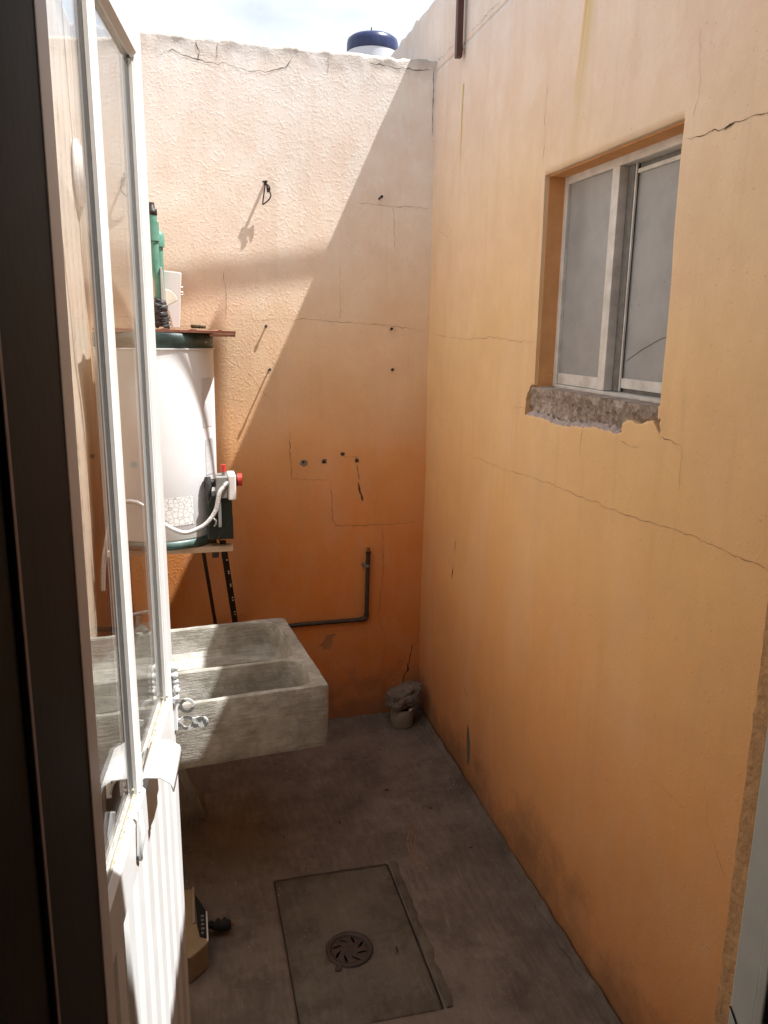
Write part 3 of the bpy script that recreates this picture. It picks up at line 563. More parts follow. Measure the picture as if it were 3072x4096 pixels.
# hasp on the free edge
def plate_ring(outline, hole, f3, dvec, name, M):
    n = len(outline); vs_ = [Vector(f3(*p)) for p in outline]+[Vector(f3(*p)) for p in hole]; k_ = len(vs_); dv = Vector(dvec)
    vs_ += [v+dv for v in vs_]; fs_ = []
    for i in range(n):
        j = (i+1) % n; fs_ += [(i, j, n+j, n+i), (k_+i, k_+n+i, k_+n+j, k_+j), (i, k_+i, k_+j, j), (n+i, n+j, k_+n+j, k_+n+i)]
    return fix_normals(MB().add(vs_, fs_).build(name, M, door))
def hasp(x0, x1, cx, r, hr, zc, tipw, a_):
    def inside(x, z):
        if math.hypot(x-cx, z) <= r: return True
        if x0 <= x <= x1:
            hw = .0085 if x < cx else tipw*(.72+.28*min(1, max(0, (x-cx-r*.6)/.012)))
            if x > x1-tipw: hw = min(hw, math.sqrt(max(0, tipw*tipw-(x-x1+tipw)**2)))
            return abs(z) <= hw
        return False
    n = 64; out_ = []; hol = []
    for i in range(n):
        an = 2*math.pi*i/n; ux, uz = math.cos(an), math.sin(an); d = hr
        while inside(cx+ux*(d+.0003), uz*(d+.0003)): d += .0003
        out_.append((cx+d*ux, zc+d*uz)); hol.append((cx+hr*ux, zc+hr*uz))
    return plate_ring(out_, hol, lambda u, v: dp(a_, u, v), t_*.003, 'hasp', M_CHIP)
hasp(TH-.004, TH+.032, TH+.024, .0155, .0092, RZ-.040, .0085, LEN-.004)
hasp(TH-.004, TH+.066, TH+.024, .0155, .0092, RZ-.073, .0115, LEN-.012)
q = MB(); dbox(q, LEN-.020, LEN-.002, TH, TH+.006, RZ-.085, RZ-.02); q.build('hasp_bracket', M_DWHITE, door, .001)
q = MB(); rnd = random.Random(4); pp = []
for i in range(24): pp.append(dp(LEN-.02+rnd.uniform(-.004, .004), TH+.003+rnd.uniform(0, .005), RZ+.058-i*.0036))
q.tube(pp, [.004+rnd.uniform(0, .005) for _ in pp], 6); q.build('paint_lumps', M_DWHITE, door)
for z_ in (.25, 1.0, 1.85):
    q = MB(); q.tube([dp(-.006, TH-.004, z_-.05), dp(-.006, TH-.004, z_+.05)], .007, 12); q.build('hinge', M_DWHITE, door)
# ------------------------------------------------------------------ window in the right wall
win = empty('sliding_window', (XR+.05, 1.75, WZ0), 'two-pane sliding window with frosted glass in the right wall', 'window')
FX = XR+.052
fm = MB()
fm.box((FX, W1-.022, WZ0-.004), (FX+.06, W1-.0005, WZ1-.001)).box((FX, W0+.0005, WZ0-.004), (FX+.06, W0+.02, WZ1-.001)).box((FX+.001, W0+.02, WZ1-.022), (FX+.06, W1-.022, WZ1-.001)).box((FX-.006, W0+.001, WZ0-.006), (FX+.07, W1-.023, WZ0+.006))
fm.build('frame', M_ALU, win, .0015)
p1 = MB().box((FX+.010, 1.805, 1.493), (FX+.014, W1-.0225, WZ1-.022)).build('pane', M_FROST, win)
MB().box((FX+.004, 1.805, WZ0+.007), (FX+.022, W1-.0225, 1.494)).build('bottom_rail', M_ALU, p1, .0012)
MB().box((FX-.002, 1.772, WZ0+.007), (FX+.024, 1.8045, WZ1-.0225)).build('meeting_stile', M_ALU, win, .0015)
MB().box((FX+.020, 1.744, WZ0+.007), (FX+.048, 1.7715, WZ1-.0225)).build('track', M_ALUD, win, .001)
MB().box((FX+.022, 1.738, WZ0+.007), (FX+.026, 1.7438, WZ1-.0225)).build('track_lip', M_ALU, win)
p2 = MB().box((FX+.030, W0+.02, 1.497), (FX+.034, 1.743, 1.957)).build('pane', M_FROST, win)
MB().box((FX+.024, W0+.0205, WZ0+.016), (FX+.040, 1.7375, 1.4975)).build('bottom_rail', M_ALU, p2, .0012)
MB().box((FX+.024, W0+.0205, 1.9565), (FX+.040, 1.7375, WZ1-.034)).build('top_rail', M_ALU, p2, .0012)
MB().box((FX+.03, W0+.0205, WZ0+.0065), (FX+.052, 1.7375, WZ0+.0155)).build('track', M_ALUD, win)
MB().box((FX+.03, W0+.0205, WZ1-.0335), (FX+.052, 1.7375, WZ1-.0225)).build('track', M_ALUD, win)
MB().box((FX+.09, W0-.02, WZ0-.05), (FX+.10, W1+.02, WZ1+.05)).build('backing', M_ROOM, win)
cr = [(W0+.02, 1.605+.0), (1.53, 1.615), (1.60, 1.60), (1.67, 1.575), (1.73, 1.548)]
q = MB(); q.tube([(FX+.0295, y_, z_-.01) for y_, z_ in cr], .0009, 5); q.build('pane_crack', M_ALUD, p2)
# ------------------------------------------------------------------ water heater
HC = (-.075, 2.80); HR = .19; HZ0, HZ1 = .887, 1.582
ht = empty('water_heater', (HC[0], HC[1], HZ0), 'white cylindrical gas water heater standing by the far wall', 'water heater')
MB().lathe((HC[0], HC[1], 0), [(HR-.003, HZ0+.028), (HR, HZ0+.034), (HR, 1.2), (HR, HZ1-.055), (HR-.002, HZ1-.048)], 96).build('tank', M_WHITE, ht)
MB().lathe((HC[0], HC[1], 0), [(HR-.004, HZ0+.0275), (HR+.003, HZ0+.0275), (HR+.003, HZ0), (HR-.02, HZ0-.002), (0, HZ0-.002)], 96).build('bottom_ring', M_GRN, ht)
MB().lathe((HC[0], HC[1], 0), [(HR-.003, HZ1-.047), (HR+.002, HZ1-.047), (HR+.002, HZ1-.003), (HR-.006, HZ1), (0, HZ1+.001)], 96).build('top_cap', M_GRN, ht)
MB().lathe((HC[0], HC[1], 0), [(HR+.0015, HZ1-.054), (HR+.004, HZ1-.052), (HR+.004, HZ1-.0475), (HR+.002, HZ1-.0475)], 96).build('seam_ring', M_WHITE, ht)
def cyl_patch(a0, a1, z0, z1, off, n=20): 
    return MB().lathe((HC[0], HC[1], 0), [(HR+off, z0), (HR+off, z1)], n, math.radians(a0), math.radians(a1))
cyl_patch(-101, -57, .967, 1.062, .0012).build('worn_sticker', M_LABEL, ht)
cyl_patch(-40, -22, 1.28, 1.44, .0012).build('pale_sticker', mat('pale_grey_sticker', (.62, .63, .65), .4, var=.03), ht)
cyl_patch(-38, -20, 1.12, 1.24, .0012).build('pale_sticker', mat('lined_sticker', (.58, .59, .60), .45, var=.1, scale=90, stretch=(.1, .1, 2)), ht)
q = MB(); q.tube([(.085, 2.655, 1.555), (.088, 2.648, 1.555)], .005, 10); q.build('screw', M_ZINC, ht)
# burner cover, valve
q = MB(); yb = 2.63
q.prism([(.072, .912), (.072, .95), (.088, .99), (.074, 1.03), (.088, 1.06), (.154, 1.052), (.156, .912)], lambda u, v: (u, yb, v), (0, .10, 0)); fix_normals(q.build('burner_cover', M_BLKG, ht, .003))
q = MB(); q.prism([(.100, .912), (.156, .990), (.1565, .913)], lambda u, v: (u, yb-.004, v), (0, .0035, 0)); fix_normals(q.build('cover_flap', M_BLKG, ht, .001))
q = MB(); q.tube([(.092, yb-.003, .985), (.100, yb-.006, .978), (.100, yb-.006, .965), (.094, yb-.003, .958)], .0035, 8); q.build('pilot_window', M_ZINC, ht)
q = MB(); q.box((.108, yb-.008, .955), (.118, yb-.001, 1.06)).build('inner_bracket', M_GREYB, ht, .001)
MB().box((.104, 2.62, 1.052), (.142, 2.70, 1.124)).build('valve_body', M_GREYB, ht, .003)
MB().box((.1425, 2.617, 1.046), (.168, 2.703, 1.130)).build('valve_face', M_PVC, ht, .004)
q = MB(); q.tube([(.169, 2.655, 1.108), (.190, 2.655, 1.108)], .0205, 20); kn = q.build('thermostat_knob', M_RED, ht, .002)
q = MB(); q.tube([(.1685, 2.655, 1.108), (.174, 2.655, 1.108)], .0225, 20); q.build('knob_collar', M_IRON, ht)
q = MB(); q.tube([(.130, 2.65, 1.124), (.130, 2.65, 1.138)], .0065, 12); q.build('button_stem', M_ZINC, ht)
q = MB(); q.tube([(.130, 2.65, 1.137), (.130, 2.65, 1.160)], .0085, 14); q.build('pilot_button', M_RED, ht, .001)
q = MB(); q.tube([(.066, 2.66, 1.098), (.112, 2.66, 1.098)], .014, 14); q.build('gas_inlet', M_IRON, ht)
q = MB(); q.tube([(.078, 2.655, 1.12), (.080, 2.652, 1.09), (.078, 2.65, 1.05), (.084, 2.648, 1.02)], [.010, .013, .008, .005], 8); q.build('soot_seal', M_TAPE, ht)
# braided hose
def smooth_pts(P, n=10):
    P = [Vector(p) for p in P]; out_ = []
    for i in range(len(P)-1):
        a, b, c, d = P[max(i-1, 0)], P[i], P[i+1], P[min(i+2, len(P)-1)]
        for k_ in range(n):
            t = k_/n; out_.append(.5*((2*b)+(-a+c)*t+(2*a-5*b+4*c-d)*t*t+(-a+3*b-3*c+d)*t*t*t))
    return out_+[P[-1]]
hose = MB(); hose.tube(smooth_pts([(.126, 2.600, 1.094), (.112, 2.592, 1.075), (.099, 2.588, 1.022), (.072, 2.580, .985), (.040, 2.572, .966), (-.004, 2.566, .956), (-.055, 2.566, .980), (-.09, 2.572, 1.01), (-.125, 2.58, 1.045), (-.155, 2.59, 1.058), (-.19, 2.60, 1.05), (-.23, 2.62, .99), (-.26, 2.64, .85), (-.27, 2.66, .75)]), .0072, 12)
h_ = tag(hose.build('gas_hose', M_HOSE), 'braided steel hose looping from the valve across the white heater', 'hose')
q = MB(); q.tube([(.124, 2.601, 1.092), (.132, 2.607, 1.100), (.138, 2.619, 1.103)], [.0085, .0105, .0105], 6); q.build('hose_nut', M_ZINC, h_)
# stand
std = empty('heater_bracket', (-.06, 2.85, .86), 'black slotted angle-iron wall bracket with wooden boards under the heater', 'bracket')
def lerp(a, b, t): return tuple(a[i]+(b[i]-a[i])*t for i in range(3))
def angle_leg(p, q_, wdt):
    m_ = MB()
    for (ox0, ox1, oy0, oy1) in ((0, wdt, 0, .003), (0, .003, .0031, wdt)):
        P = [(c_[0]+ox, c_[1]+oy, c_[2]) for c_ in (q_, p) for ox, oy in ((ox0, oy0), (ox1, oy0), (ox1, oy1), (ox0, oy1))]
        m_.add(P, [(0, 3, 2, 1), (4, 5, 6, 7), (0, 1, 5, 4), (1, 2, 6, 5), (2, 3, 7, 6), (3, 0, 4, 7)])
    return m_.build('brace', M_IRON, std)
angle_leg((.050, 2.67, .862), (.100, 3.045, .42), .013)
lg = angle_leg((.110, 2.66, .900), (.172, 3.045, .42), .022)
for z_ in (.88, .81, .755, .745, .69, .68, .62, .605, .54, .525):
    t = (.900-z_)/.48; x_ = .110+.062*t+.0155; y_ = 2.66+.385*t; q = MB(); q.tube([(x_, y_-.0002, z_), (x_, y_-.0016, z_)], .0028, 8); q.build('slot', M_CREAM, lg)
angle_leg((-.22, 2.66, .862), (-.25, 3.045, .42), .022); angle_leg((-.13, 2.67, .862), (-.14, 3.045, .42), .013)
for x_ in (-.21, .085): MB().box((x_, 2.645, .845), (x_+.022, 3.048, .8625)).build('arm', M_IRON, std)
MB().box((-.25, 2.645, .8635), (.155, 2.69, .8840)).build('board', M_WOOD, std, .002)
MB().box((-.25, 2.86, .8635), (.12, 2.90, .8840)).build('board', M_WOOD, std, .002)
# rusty tray on the heater
ty = empty('metal_tray', (-.05, 2.8, HZ1), 'ribbed rusty brown metal sheet lying on top of the heater', 'metal sheet')
q = MB(); n = 44
top = []
for i in range(n+1):
    x_ = -.25+.43*i/n; rdg = .0035 if abs(((x_+.25) % .085)-.0425) < .008 else 0; top.append((x_, 1.5905+rdg-.004*(i/n)))
pr = top+[(.180, 1.578), (-.25, 1.584)]
q.prism(pr, lambda u, v: (u, 2.63, v+.003), (0, .38, 0)); fix_normals(q.build('sheet', M_RUST, ty))
MB().box((.10, 2.632, 1.5722), (.179, 2.65, 1.580)).build('folded_edge', M_RUST, ty, .001)
# things kept on the tray
def leaning(name, label, cat, poly, y, dy, M, bev=.002):
    q = MB(); q.prism(poly, lambda u, v: (u, y, v), (0, dy, 0)); return tag(fix_normals(q.build(name, M, None, bev)), label, cat)
pb = leaning('white_box', 'pale flat plastic box standing on the rusty tray against the wall', 'box', [(-.040, 1.597), (.010, 1.597), (.0225, 1.781), (.018, 1.785), (-.040, 1.790)], 2.985, .022, M_PVC)
for z_ in (1.735, 1.718, 1.710):
    q = MB(); q.tube([(.019, 2.988, z_), (.026, 2.988, z_)], .0035, 8); q.build('knob', M_PVC, pb)
leaning('thin_board', 'thin grey board standing edge-on beside the green pipes', 'board', [(-.046, 1.60), (-.030, 1.597), (-.0355, 1.70), (-.0400, 1.786), (-.0455, 1.788)], 2.78, .10, mat('grey_board', (.50, .49, .46), .6, var=.1), .001)
q = MB(); seg = 14; pts = [(-.034, 1.665)]+[(-.034+.045*math.cos(math.radians(20+70*i/seg))*.95, 1.668+.055*math.sin(math.radians(20+70*i/seg))) for i in range(seg+1)]
q.prism(pts, lambda u, v: (u, 2.86+(u+.034)*.3, v), (0, .012, 0)); tag(fix_normals(q.build('broken_dish', M_CREAM, None, .002)), 'fan-shaped cream plastic piece leaning above the heater', 'plastic piece')
q = MB(); q.prism([(-.020, 1.600), (-.012, 1.600), (-.022, 1.65), (-.030, 1.66)], lambda u, v: (u, 2.90, v), (0, .01, 0)); tag(fix_normals(q.build('wood_sliver', M_WOOD)), 'small brown sliver leaning under the cream plastic piece', 'scrap')
q = MB(); q.lathe((.062, 2.93, 1.596), [(.0, .0), (.014, .0), (.017, .011), (.014, .013), (.012, .003), (0, .003)], 20); q.lathe((.085, 2.93, 1.596), [(0, 0), (.012, .0), (.014, .009), (.011, .011), (0, .004)], 20)
tag(q.build('bottle_caps', mat('old_caps', (.07, .06, .025), .6)), 'dark little caps lying on the rusty tray by the wall', 'caps')
# green pipes
gp = empty('green_pipe_riser', (-.06, 2.85, 1.6), 'green plastic riser pipes with sockets and black tape above the heater', 'pipe')
q = MB(); q.tube(smooth_pts([(-.050, 2.80, 1.68), (-.052, 2.80, 1.74), (-.060, 2.80, 1.80), (-.063, 2.80, 1.95)], 6), .0145, 16); q.build('pipe', M_GREEN, gp)
q = MB(); q.tube([(-.062, 2.80, 1.868), (-.063, 2.80, 1.925)], .0195, 20); q.build('socket', M_GREEN, gp, .001)
q = MB(); q.tube([(-.063, 2.80, 1.926), (-.063, 2.80, 1.945), (-.063, 2.80, 1.947), (-.063, 2.80, 1.965), (-.063, 2.80, 1.966), (-.063, 2.80, 1.985)], [.012, .012, .016, .016, .010, .008], 14); q.build('valve_stem', M_IRON, gp)
q = MB(); q.tube([(-.048, 2.96, 1.60), (-.048, 2.96, 1.90)], .0125, 16); q.build('pipe', M_GREEN, gp)
q = MB(); q.tube([(-.048, 2.96, 1.865), (-.048, 2.96, 1.900), (-.050, 2.96, 1.910), (-.056, 2.96, 1.917)], [.0185, .0185, .014, .006], 20); q.build('elbow', M_GREEN, gp, .001)
q = MB(); pts = []; rads = []
for i in range(40): t = i/39; pts.append((-.046-.006*t+.002*math.sin(i), 2.79, 1.600+.085*t)); rads.append(.0215+.003*math.sin(i*1.7)-(.004 if t > .85 else 0))
q.tube(pts, rads, 14); q.build('tape_wrap', M_TAPE, gp)
for i in range(4):
    q = MB(); P = [(-.046+.026*math.cos(a_)-.001*i, 2.79+.024*math.sin(a_), 1.607+.008*i+.006*math.sin(a_+i)) for a_ in np.linspace(0, 6.3, 24)]; q.tube(P, .0013, 5); q.build('tie_wire', M_IRON, gp)
# ------------------------------------------------------------------ sink
sk = empty('laundry_sink', (.02, 2.25, .65), 'double concrete laundry sink set against the left wall', 'sink')
sa = math.radians(5.6); su = Vector((math.cos(sa), math.sin(sa), 0)); sv = Vector((-math.sin(sa), math.cos(sa), 0)); S0 = Vector((.3645, 2.004, .65))
def sp(u, v, z): return S0+su*u+sv*v+Vector((0, 0, z))     # u: 0 at right end, negative to the left; v: 0 at front
SW, SD, SHT = -.70, .555, -.185
def wobble(p, s=.0022): return p+Vector((noise.noise(p*14+Vector((1, 0, 0))), noise.noise(p*14+Vector((0, 5, 0))), noise.noise(p*14+Vector((0, 0, 9)))))*s
def basin(u0, u1, v0, v1, zb, r, n=7):
    # rounded rect rings from rim (z=0) to bottom
    def ring(ins, z, rad):
        P = []; cs = [(u1-ins-rad, v0+ins+rad, -90), (u1-ins-rad, v1-ins-rad, 0), (u0+ins+rad, v1-ins-rad, 90), (u0+ins+rad, v0+ins+rad, 180)]
        for cu_, cv_, a0 in cs:
            for i in range(n): a_ = math.radians(a0+90*i/(n-1)); P.append((cu_+rad*math.cos(a_), cv_+rad*math.sin(a_), z))
        return P
    return ring
m_ = MB()
R1 = dict(u0=SW+.03, u1=-.030, v0=.017, v1=.200, zb=-.125, r=.05)      # shallow front trough
R2 = dict(u0=SW+.03, u1=-.030, v0=.216, v1=.536, zb=-.098, r=.05)
def addring(P0, P1):
    n_ = len(P0); m_.add([wobble(sp(*p)) for p in P0+P1], [(i, (i+1) % n_, (i+1) % n_+n_, i+n_) for i in range(n_)], True)
rims = []
for R in (R1, R2):
    rg = basin(**R); zb = R['zb']; rings = [rg(0, -.001, .05), rg(.0025, -.004, .05), rg(.005, zb*.4, .05), rg(.009, zb*.8, .046), rg(.020, zb*.97, .035), rg(.045, zb, .015)]
    for a_, b_ in zip(rings[:-1], rings[1:]): addring(a_, b_)
    m_.add([wobble(sp(*p)) for p in rings[-1]], [tuple(range(len(rings[-1])))], True); rims.append(rings[0])
o = m_.build('basins', M_SINK, sk); fix_normals(o)
# top rim as a fine sheet with two holes, outside walls
outer = [(SW, 0), (-.006, 0), (-.001, .002), (0, .008), (0, SD-.02), (-.006, SD-.005), (-.02, SD), (SW, SD)]
def f_rim(u, v): return wobble(sp(u, v, -.0005-.0015*(noise.noise(Vector((u*20, v*20, 0)))+.3)))
rimo = sheet('rim', np.arange(SW-.004, .008, .006), np.arange(-.004, SD+.006, .006), [[(p[0], p[1]) for p in r_] for r_ in rims], f_rim, M_SINK, sk, keep=outer)
ow = MB(); OUT = []
for (a_, b_) in zip(outer, outer[1:]+outer[:1]):
    n_ = max(1, int(math.dist(a_, b_)/.02)); OUT += [(a_[0]+(b_[0]-a_[0])*i/n_, a_[1]+(b_[1]-a_[1])*i/n_) for i in range(n_)]
lv = [(-.0005, 0), (-.004, -.002), (-.05, -.002), (-.10, -.001), (-.15, .001), (SHT+.003, .003), (SHT, .005)]
c0 = Vector((SW/2, SD/2))
rows = []
for z_, ins in lv:
    row = []
    for u, v in OUT:
        du = ins if u > -.001 else (ins*.7 if u > -.02 else 0); dv = ins if v < .02 else (-ins if v > SD-.02 else 0)
        row.append(wobble(sp(u-du if u > -.009 else u, v+dv, z_), .0018))
    rows.append(row)
n_ = len(OUT); ow.add([p for r_ in rows for p in r_], [(j*n_+i, j*n_+(i+1) % n_, (j+1)*n_+(i+1) % n_, (j+1)*n_+i) for j in range(len(lv)-1) for i in range(n_)], True)
ow.add(rows[-1], [tuple(range(n_))]); fix_normals(ow.build('outer_shell', M_SINK, sk))
for (p, q_, r_) in (((-.06, 2.10, .463), (.015, 2.45, .004), .0125), ((.00, 2.42, .463), (.022, 2.47, .004), .010), ((-.25, 2.08, .463), (-.25, 2.06, .004), .0125), ((-.25, 2.45, .463), (-.25, 2.45, .004), .0125), ((-.28, 2.12, .463), (-.29, 2.12, .004), .02)):
    d_ = (Vector(q_)-Vector(p)); m2 = MB(); s1 = Vector((r_, 0, 0)); s2 = Vector((0, r_*.8, 0))
    P = [Vector(c_)+a_*s1+b_*s2 for c_ in (q_, p) for a_, b_ in ((-1, -1), (1, -1), (1, 1), (-1, 1))]
    m2.add(P, [(0, 3, 2, 1), (4, 5, 6, 7), (0, 1, 5, 4), (1, 2, 6, 5), (2, 3, 7, 6), (3, 0, 4, 7)]).build('leg', mat('dull_steel', (.42, .39, .36), .5, metal=.1) if 'dull_steel' not in bpy.data.materials else bpy.data.materials['dull_steel'], sk, .001)
# tap fed by a green pipe from the left wall
tp = empty('sink_tap', (-.14, 2.44, .66), 'old metal tap over the sink fed by a short green pipe', 'tap')
q = MB(); q.tube([(-.30, 2.62, .56), (-.22, 2.60, .575)], .016, 16); q.build('supply_pipe', M_GREEN, tp)
q = MB(); q.tube(smooth_pts([(-.222, 2.60, .575), (-.20, 2.57, .60), (-.17, 2.50, .66), (-.14, 2.46, .68), (-.13, 2.44, .675)], 5), .010, 12); q.build('body', M_ZINC, tp)
q = MB(); q.tube([(-.155, 2.48, .68), (-.150, 2.475, .72)], .009, 10); q.tube([(-.175, 2.475, .722), (-.12, 2.475, .73)], .006, 8); q.build('handle', M_ZINC, tp)
# ------------------------------------------------------------------ iron pipe on the far wall
ip = empty('iron_pipe', (.71, D-.02, .44), 'old dark iron pipe stub rising from behind the sink on the far wall', 'pipe')
yp = D-.016
q = MB(); q.tube([(.15, yp, .42), (.43, yp, .4345), (.690, yp, .4375)], .0085, 14); q.build('run', M_PIPE, ip)
q = MB(); q.tube(smooth_pts([(.684, yp, .4372), (.700, yp, .438), (.709, yp, .446), (.7105, yp, .464)], 6), .0108, 14); q.build('elbow', M_PIPE, ip)
q = MB(); q.tube([(.7105, yp, .46), (.7150, yp, .722)], .0085, 14); q.build('riser', M_PIPE, ip)
q = MB(); q.tube([(.7150, yp, .715), (.7152, yp, .726)], .0102, 14); q.build('collar', M_IRON, ip)
q = MB(); q.tube([(.7152, yp, .727), (.7154, yp, .742)], .0065, 12); q.build('nipple', M_BRASS, ip)
q = MB(); q.tube([(.7125, yp, .662), (.7130, yp, .672)], .0098, 14); cl = q.build('clamp', M_ZINC, ip)
q = MB(); q.tube([(.698, D-.003, .669), (.698, D-.009, .669)], .009, 14); q.build('clamp_screw', M_ZINC, cl)
# ------------------------------------------------------------------ nails and tie wires
def nail(u, v, ln, label, ang=0, M=M_WIRE, r=.0035):
    o = empty('wall_nail', (u, D, v), label, 'nail', 'rusty nails in the far wall')
    q = MB(); q.tube([(u, D+.01, v), (u+.003*math.sin(ang), D-ln, v+.004)], r, 8); q.build('shank', M, o)
    q = MB(); q.tube([(u+.003*math.sin(ang), D-ln, v+.004), (u+.003*math.sin(ang), D-ln-.003, v+.0045)], r*1.6, 10); q.build('head', M, o); return o
nail(.743, 2.073, .030, 'nail highest on the far wall, bent to the right', 1.5)
nail(.318, 1.603, .012, 'nail in the sunlit plaster just right of the rusty tray', 0)
nail(.797, 1.602, .012, 'upper of the two short nails near the right corner', 0)
nail(.803, 1.448, .014, 'lower of the two short nails near the right corner', 0)
nw = nail(.327, 1.447, .040, 'nail in the wall beside the heater casting a long thin shadow', 0)
q = MB(); q.tube([(.327, D-.035, 1.447), (.320, D-.038, 1.443), (.322, D-.044, 1.438), (.328, D-.036, 1.441), (.323, D-.028, 1.437)], .0012, 6); q.build('wire_twist', M_WIRE, nw)
def hook(u, v, label, flip=1):
    o = empty('wire_hook', (u, D, v), label, 'wire hook', 'wire loops hanging on the far wall')
    q = MB(); q.tube([(u, D+.01, v), (u, D-.03, v+.003)], .005, 10); q.tube([(u-.012*flip, D-.028, v+.002), (u+.006*flip, D-.031, v+.004)], .0035, 8); q.build('nail', M_WIRE, o)
    q = MB(); q.tube(smooth_pts([(u-.001*flip, D-.026, v-.002), (u-.006*flip, D-.022, v-.035), (u-.010*flip, D-.014, v-.066), (u-.008*flip, D-.014, v-.070), (u+.008*flip, D-.020, v-.058), (u+.017*flip, D-.024, v-.045), (u+.016*flip, D-.024, v-.034), (u+.010*flip, D-.024, v-.022), (u+.002*flip, D-.028, v-.006)], 5), .0024, 7); q.build('loop', M_WIRE, o)
    q = MB(); q.tube(smooth_pts([(u, D-.028, v-.004), (u+.010*flip, D-.034, v-.012), (u+.013*flip, D-.030, v-.024), (u+.006*flip, D-.030, v-.030), (u+.004*flip, D-.026, v-.010)], 5), .0028, 7); q.build('twist', M_WIRE, o); return o
hook(.324, 2.102, 'twisted wire loop on a nail high on the sunlit plaster')
hook(-.150, 2.098, 'twisted wire loop seen through the door glass', -1)
# ------------------------------------------------------------------ brown steel bar on the right wall
bar = empty('steel_bar', (XR-.015, 2.75, 2.48), 'brown painted steel bar fixed upright at the top of the right wall', 'steel bar')
MB().box((XR-.028, 2.738, 2.478), (XR-.0075, 2.762, 3.35)).build('bar', M_RUST if 0 else mat('brown_red_paint', (.085, .028, .018), .45, scale=20), bar, .002)
q = MB(); q.tube([(XR+.005, 2.778, 2.512), (XR-.018, 2.778, 2.512)], .010, 8); q.build('bolt', M_IRON, bar)
# ------------------------------------------------------------------ drain
dr = empty('floor_drain', (DC[0], DC[1], 0), 'round rusty floor drain grate with curved slots', 'drain')
def slot(a):
    P = []; n = 12
    for i in range(n):
        th = 2*math.pi*i/n; l = .0125*math.cos(th); w_ = .0048*math.sin(th)*(1+.35*math.cos(th))
        x_, y_ = .034+l*.90+w_*.3, w_+l*.55
        P.append((DC[0]+x_*math.cos(a)-y_*math.sin(a), DC[1]+x_*math.sin(a)+y_*math.cos(a)))
    return P
sheet('grate', np.arange(DC[0]-DR, DC[0]+DR+.001, .0013), np.arange(DC[1]-DR, DC[1]+DR+.001, .0013), [slot(2*math.pi*i/8+.3) for i in range(8)],
      lambda u, v: Vector((u, v, -.003+.0022*max(0, (1-(math.dist((u, v), DC)/.046)**2)))), M_GRATE, dr, rim=(0, 0, -.005), keep=circ(DC, DR-.008))
MB().lathe((DC[0], DC[1], 0), [(DR-.0085, -.006), (DR-.006, .001), (DR+.001, .0025), (DR+.006, .0005), (DR+.007, -.03)], 64).build('collar', M_GRATE, dr)
MB().lathe((DC[0], DC[1], 0), [(DR+.007, -.025), (DR-.004, -.028), (0, -.03)], 32).build('sump', M_BLACK, dr)
q = MB(); q.prism([(.339, 1.728), (.331, 1.715), (.328, 1.706), (.334, 1.700), (.343, 1.702), (.346, 1.712), (.350, 1.722)], lambda u, v: (u, v, -.001), (0, 0, .004)); fix_normals(q.build('lug', M_GRATE, dr, .001))
# ------------------------------------------------------------------ capped pipe stub with a stone, in the corner
cup = empty('drain_stub', (.845, 2.93, 0), 'pale plastic pipe stub standing on the floor in the corner', 'pipe stub')
MB().lathe((.845, 2.935, 0), [(.044, .002), (.048, .02), (.049, .075), (.046, .080), (.043, .078), (.042, .01)], 40).build('pipe', mat('dirty_cream_plastic', (.30, .27, .21), .6, var=.15, scale=9, col2=(.19, .16, .12)), cup)
q = MB(); q.lathe((.845, 2.935, 0), [(.049, .076), (.053, .080), (.053, .088), (.050, .091)], 24, math.radians(-75), math.radians(10)); q.build('broken_rim', M_PVC, cup)
import bmesh
b_ = bmesh.new(); bmesh.ops.create_icosphere(b_, subdivisions=4, radius=1)
for v in b_.verts:
    p = v.co.copy(); mxx = max(abs(p.x), abs(p.y), abs(p.z)); p = p.lerp(p/mxx, .45)
    p *= 1+.22*noise.noise(p*1.7+Vector((3, 1, 0)))+.09*noise.noise(p*5)+.04*noise.noise(p*12)
    v.co = Vector((p.x*.068+.012*p.z, p.y*.055, p.z*.046+.012*p.x))
me = bpy.data.meshes.new('stone'); b_.to_mesh(me); b_.free(); me.materials.append(M_STONE)
stn = bpy.data.objects.new('stone', me); stn.location = (.848, 2.935, .128); sc.collection.objects.link(stn); tag(stn, 'rough broken stone resting on the pipe stub in the corner', 'stone')
# ------------------------------------------------------------------ boxy gadget on the floor behind the door
gx = empty('plastic_box', (0, 1.86, 0), 'beige plastic box with a dark vented face on the floor beside the open door', 'plastic box')
def gpz(u, v): return (u, v)
BZ = .075
q = MB(); q.prism([(-.10, 2.00), (-.018, 2.00), (.016, 1.90), (.014, 1.785), (-.028, 1.745), (-.10, 1.74)], lambda u, v: (u, v, .003), (0, 0, BZ)); fix_normals(q.build('body', mat('beige_plastic', (.30, .22, .13), .5, var=.12, scale=14), gx, .004))
q = MB(); q.prism([(-.013, 1.972), (.0125, 1.902), (.0115, 1.800), (-.004, 1.808), (-.010, 1.85)], lambda u, v: (u, v, BZ+.0035), (0, 0, .004)); fc = fix_normals(q.build('dark_face', M_BLACK, gx, .001))
for i in range(5):
    y_ = 1.874-.0155*i; MB().box((.000, y_, BZ+.0077), (.0085 if i < 4 else .006, y_+.008, BZ+.0095)).build('vent', mat('vent_grey', (.16, .15, .14), .6) if 'vent_grey' not in bpy.data.materials else bpy.data.materials['vent_grey'], fc, .001)
q = MB(); q.tube([(-.017, 2.0, BZ+.004), (-.017, 1.86, BZ+.004)], .004, 8); q.build('front_bar', mat('pale_trim', (.34, .26, .19), .5), gx)
q = MB(); q.tube([(.0155, 1.90, BZ+.002), (.0148, 1.79, BZ+.002)], .0022, 8); q.build('trim', M_PVC, gx)
q = MB(); rnd = random.Random(3)
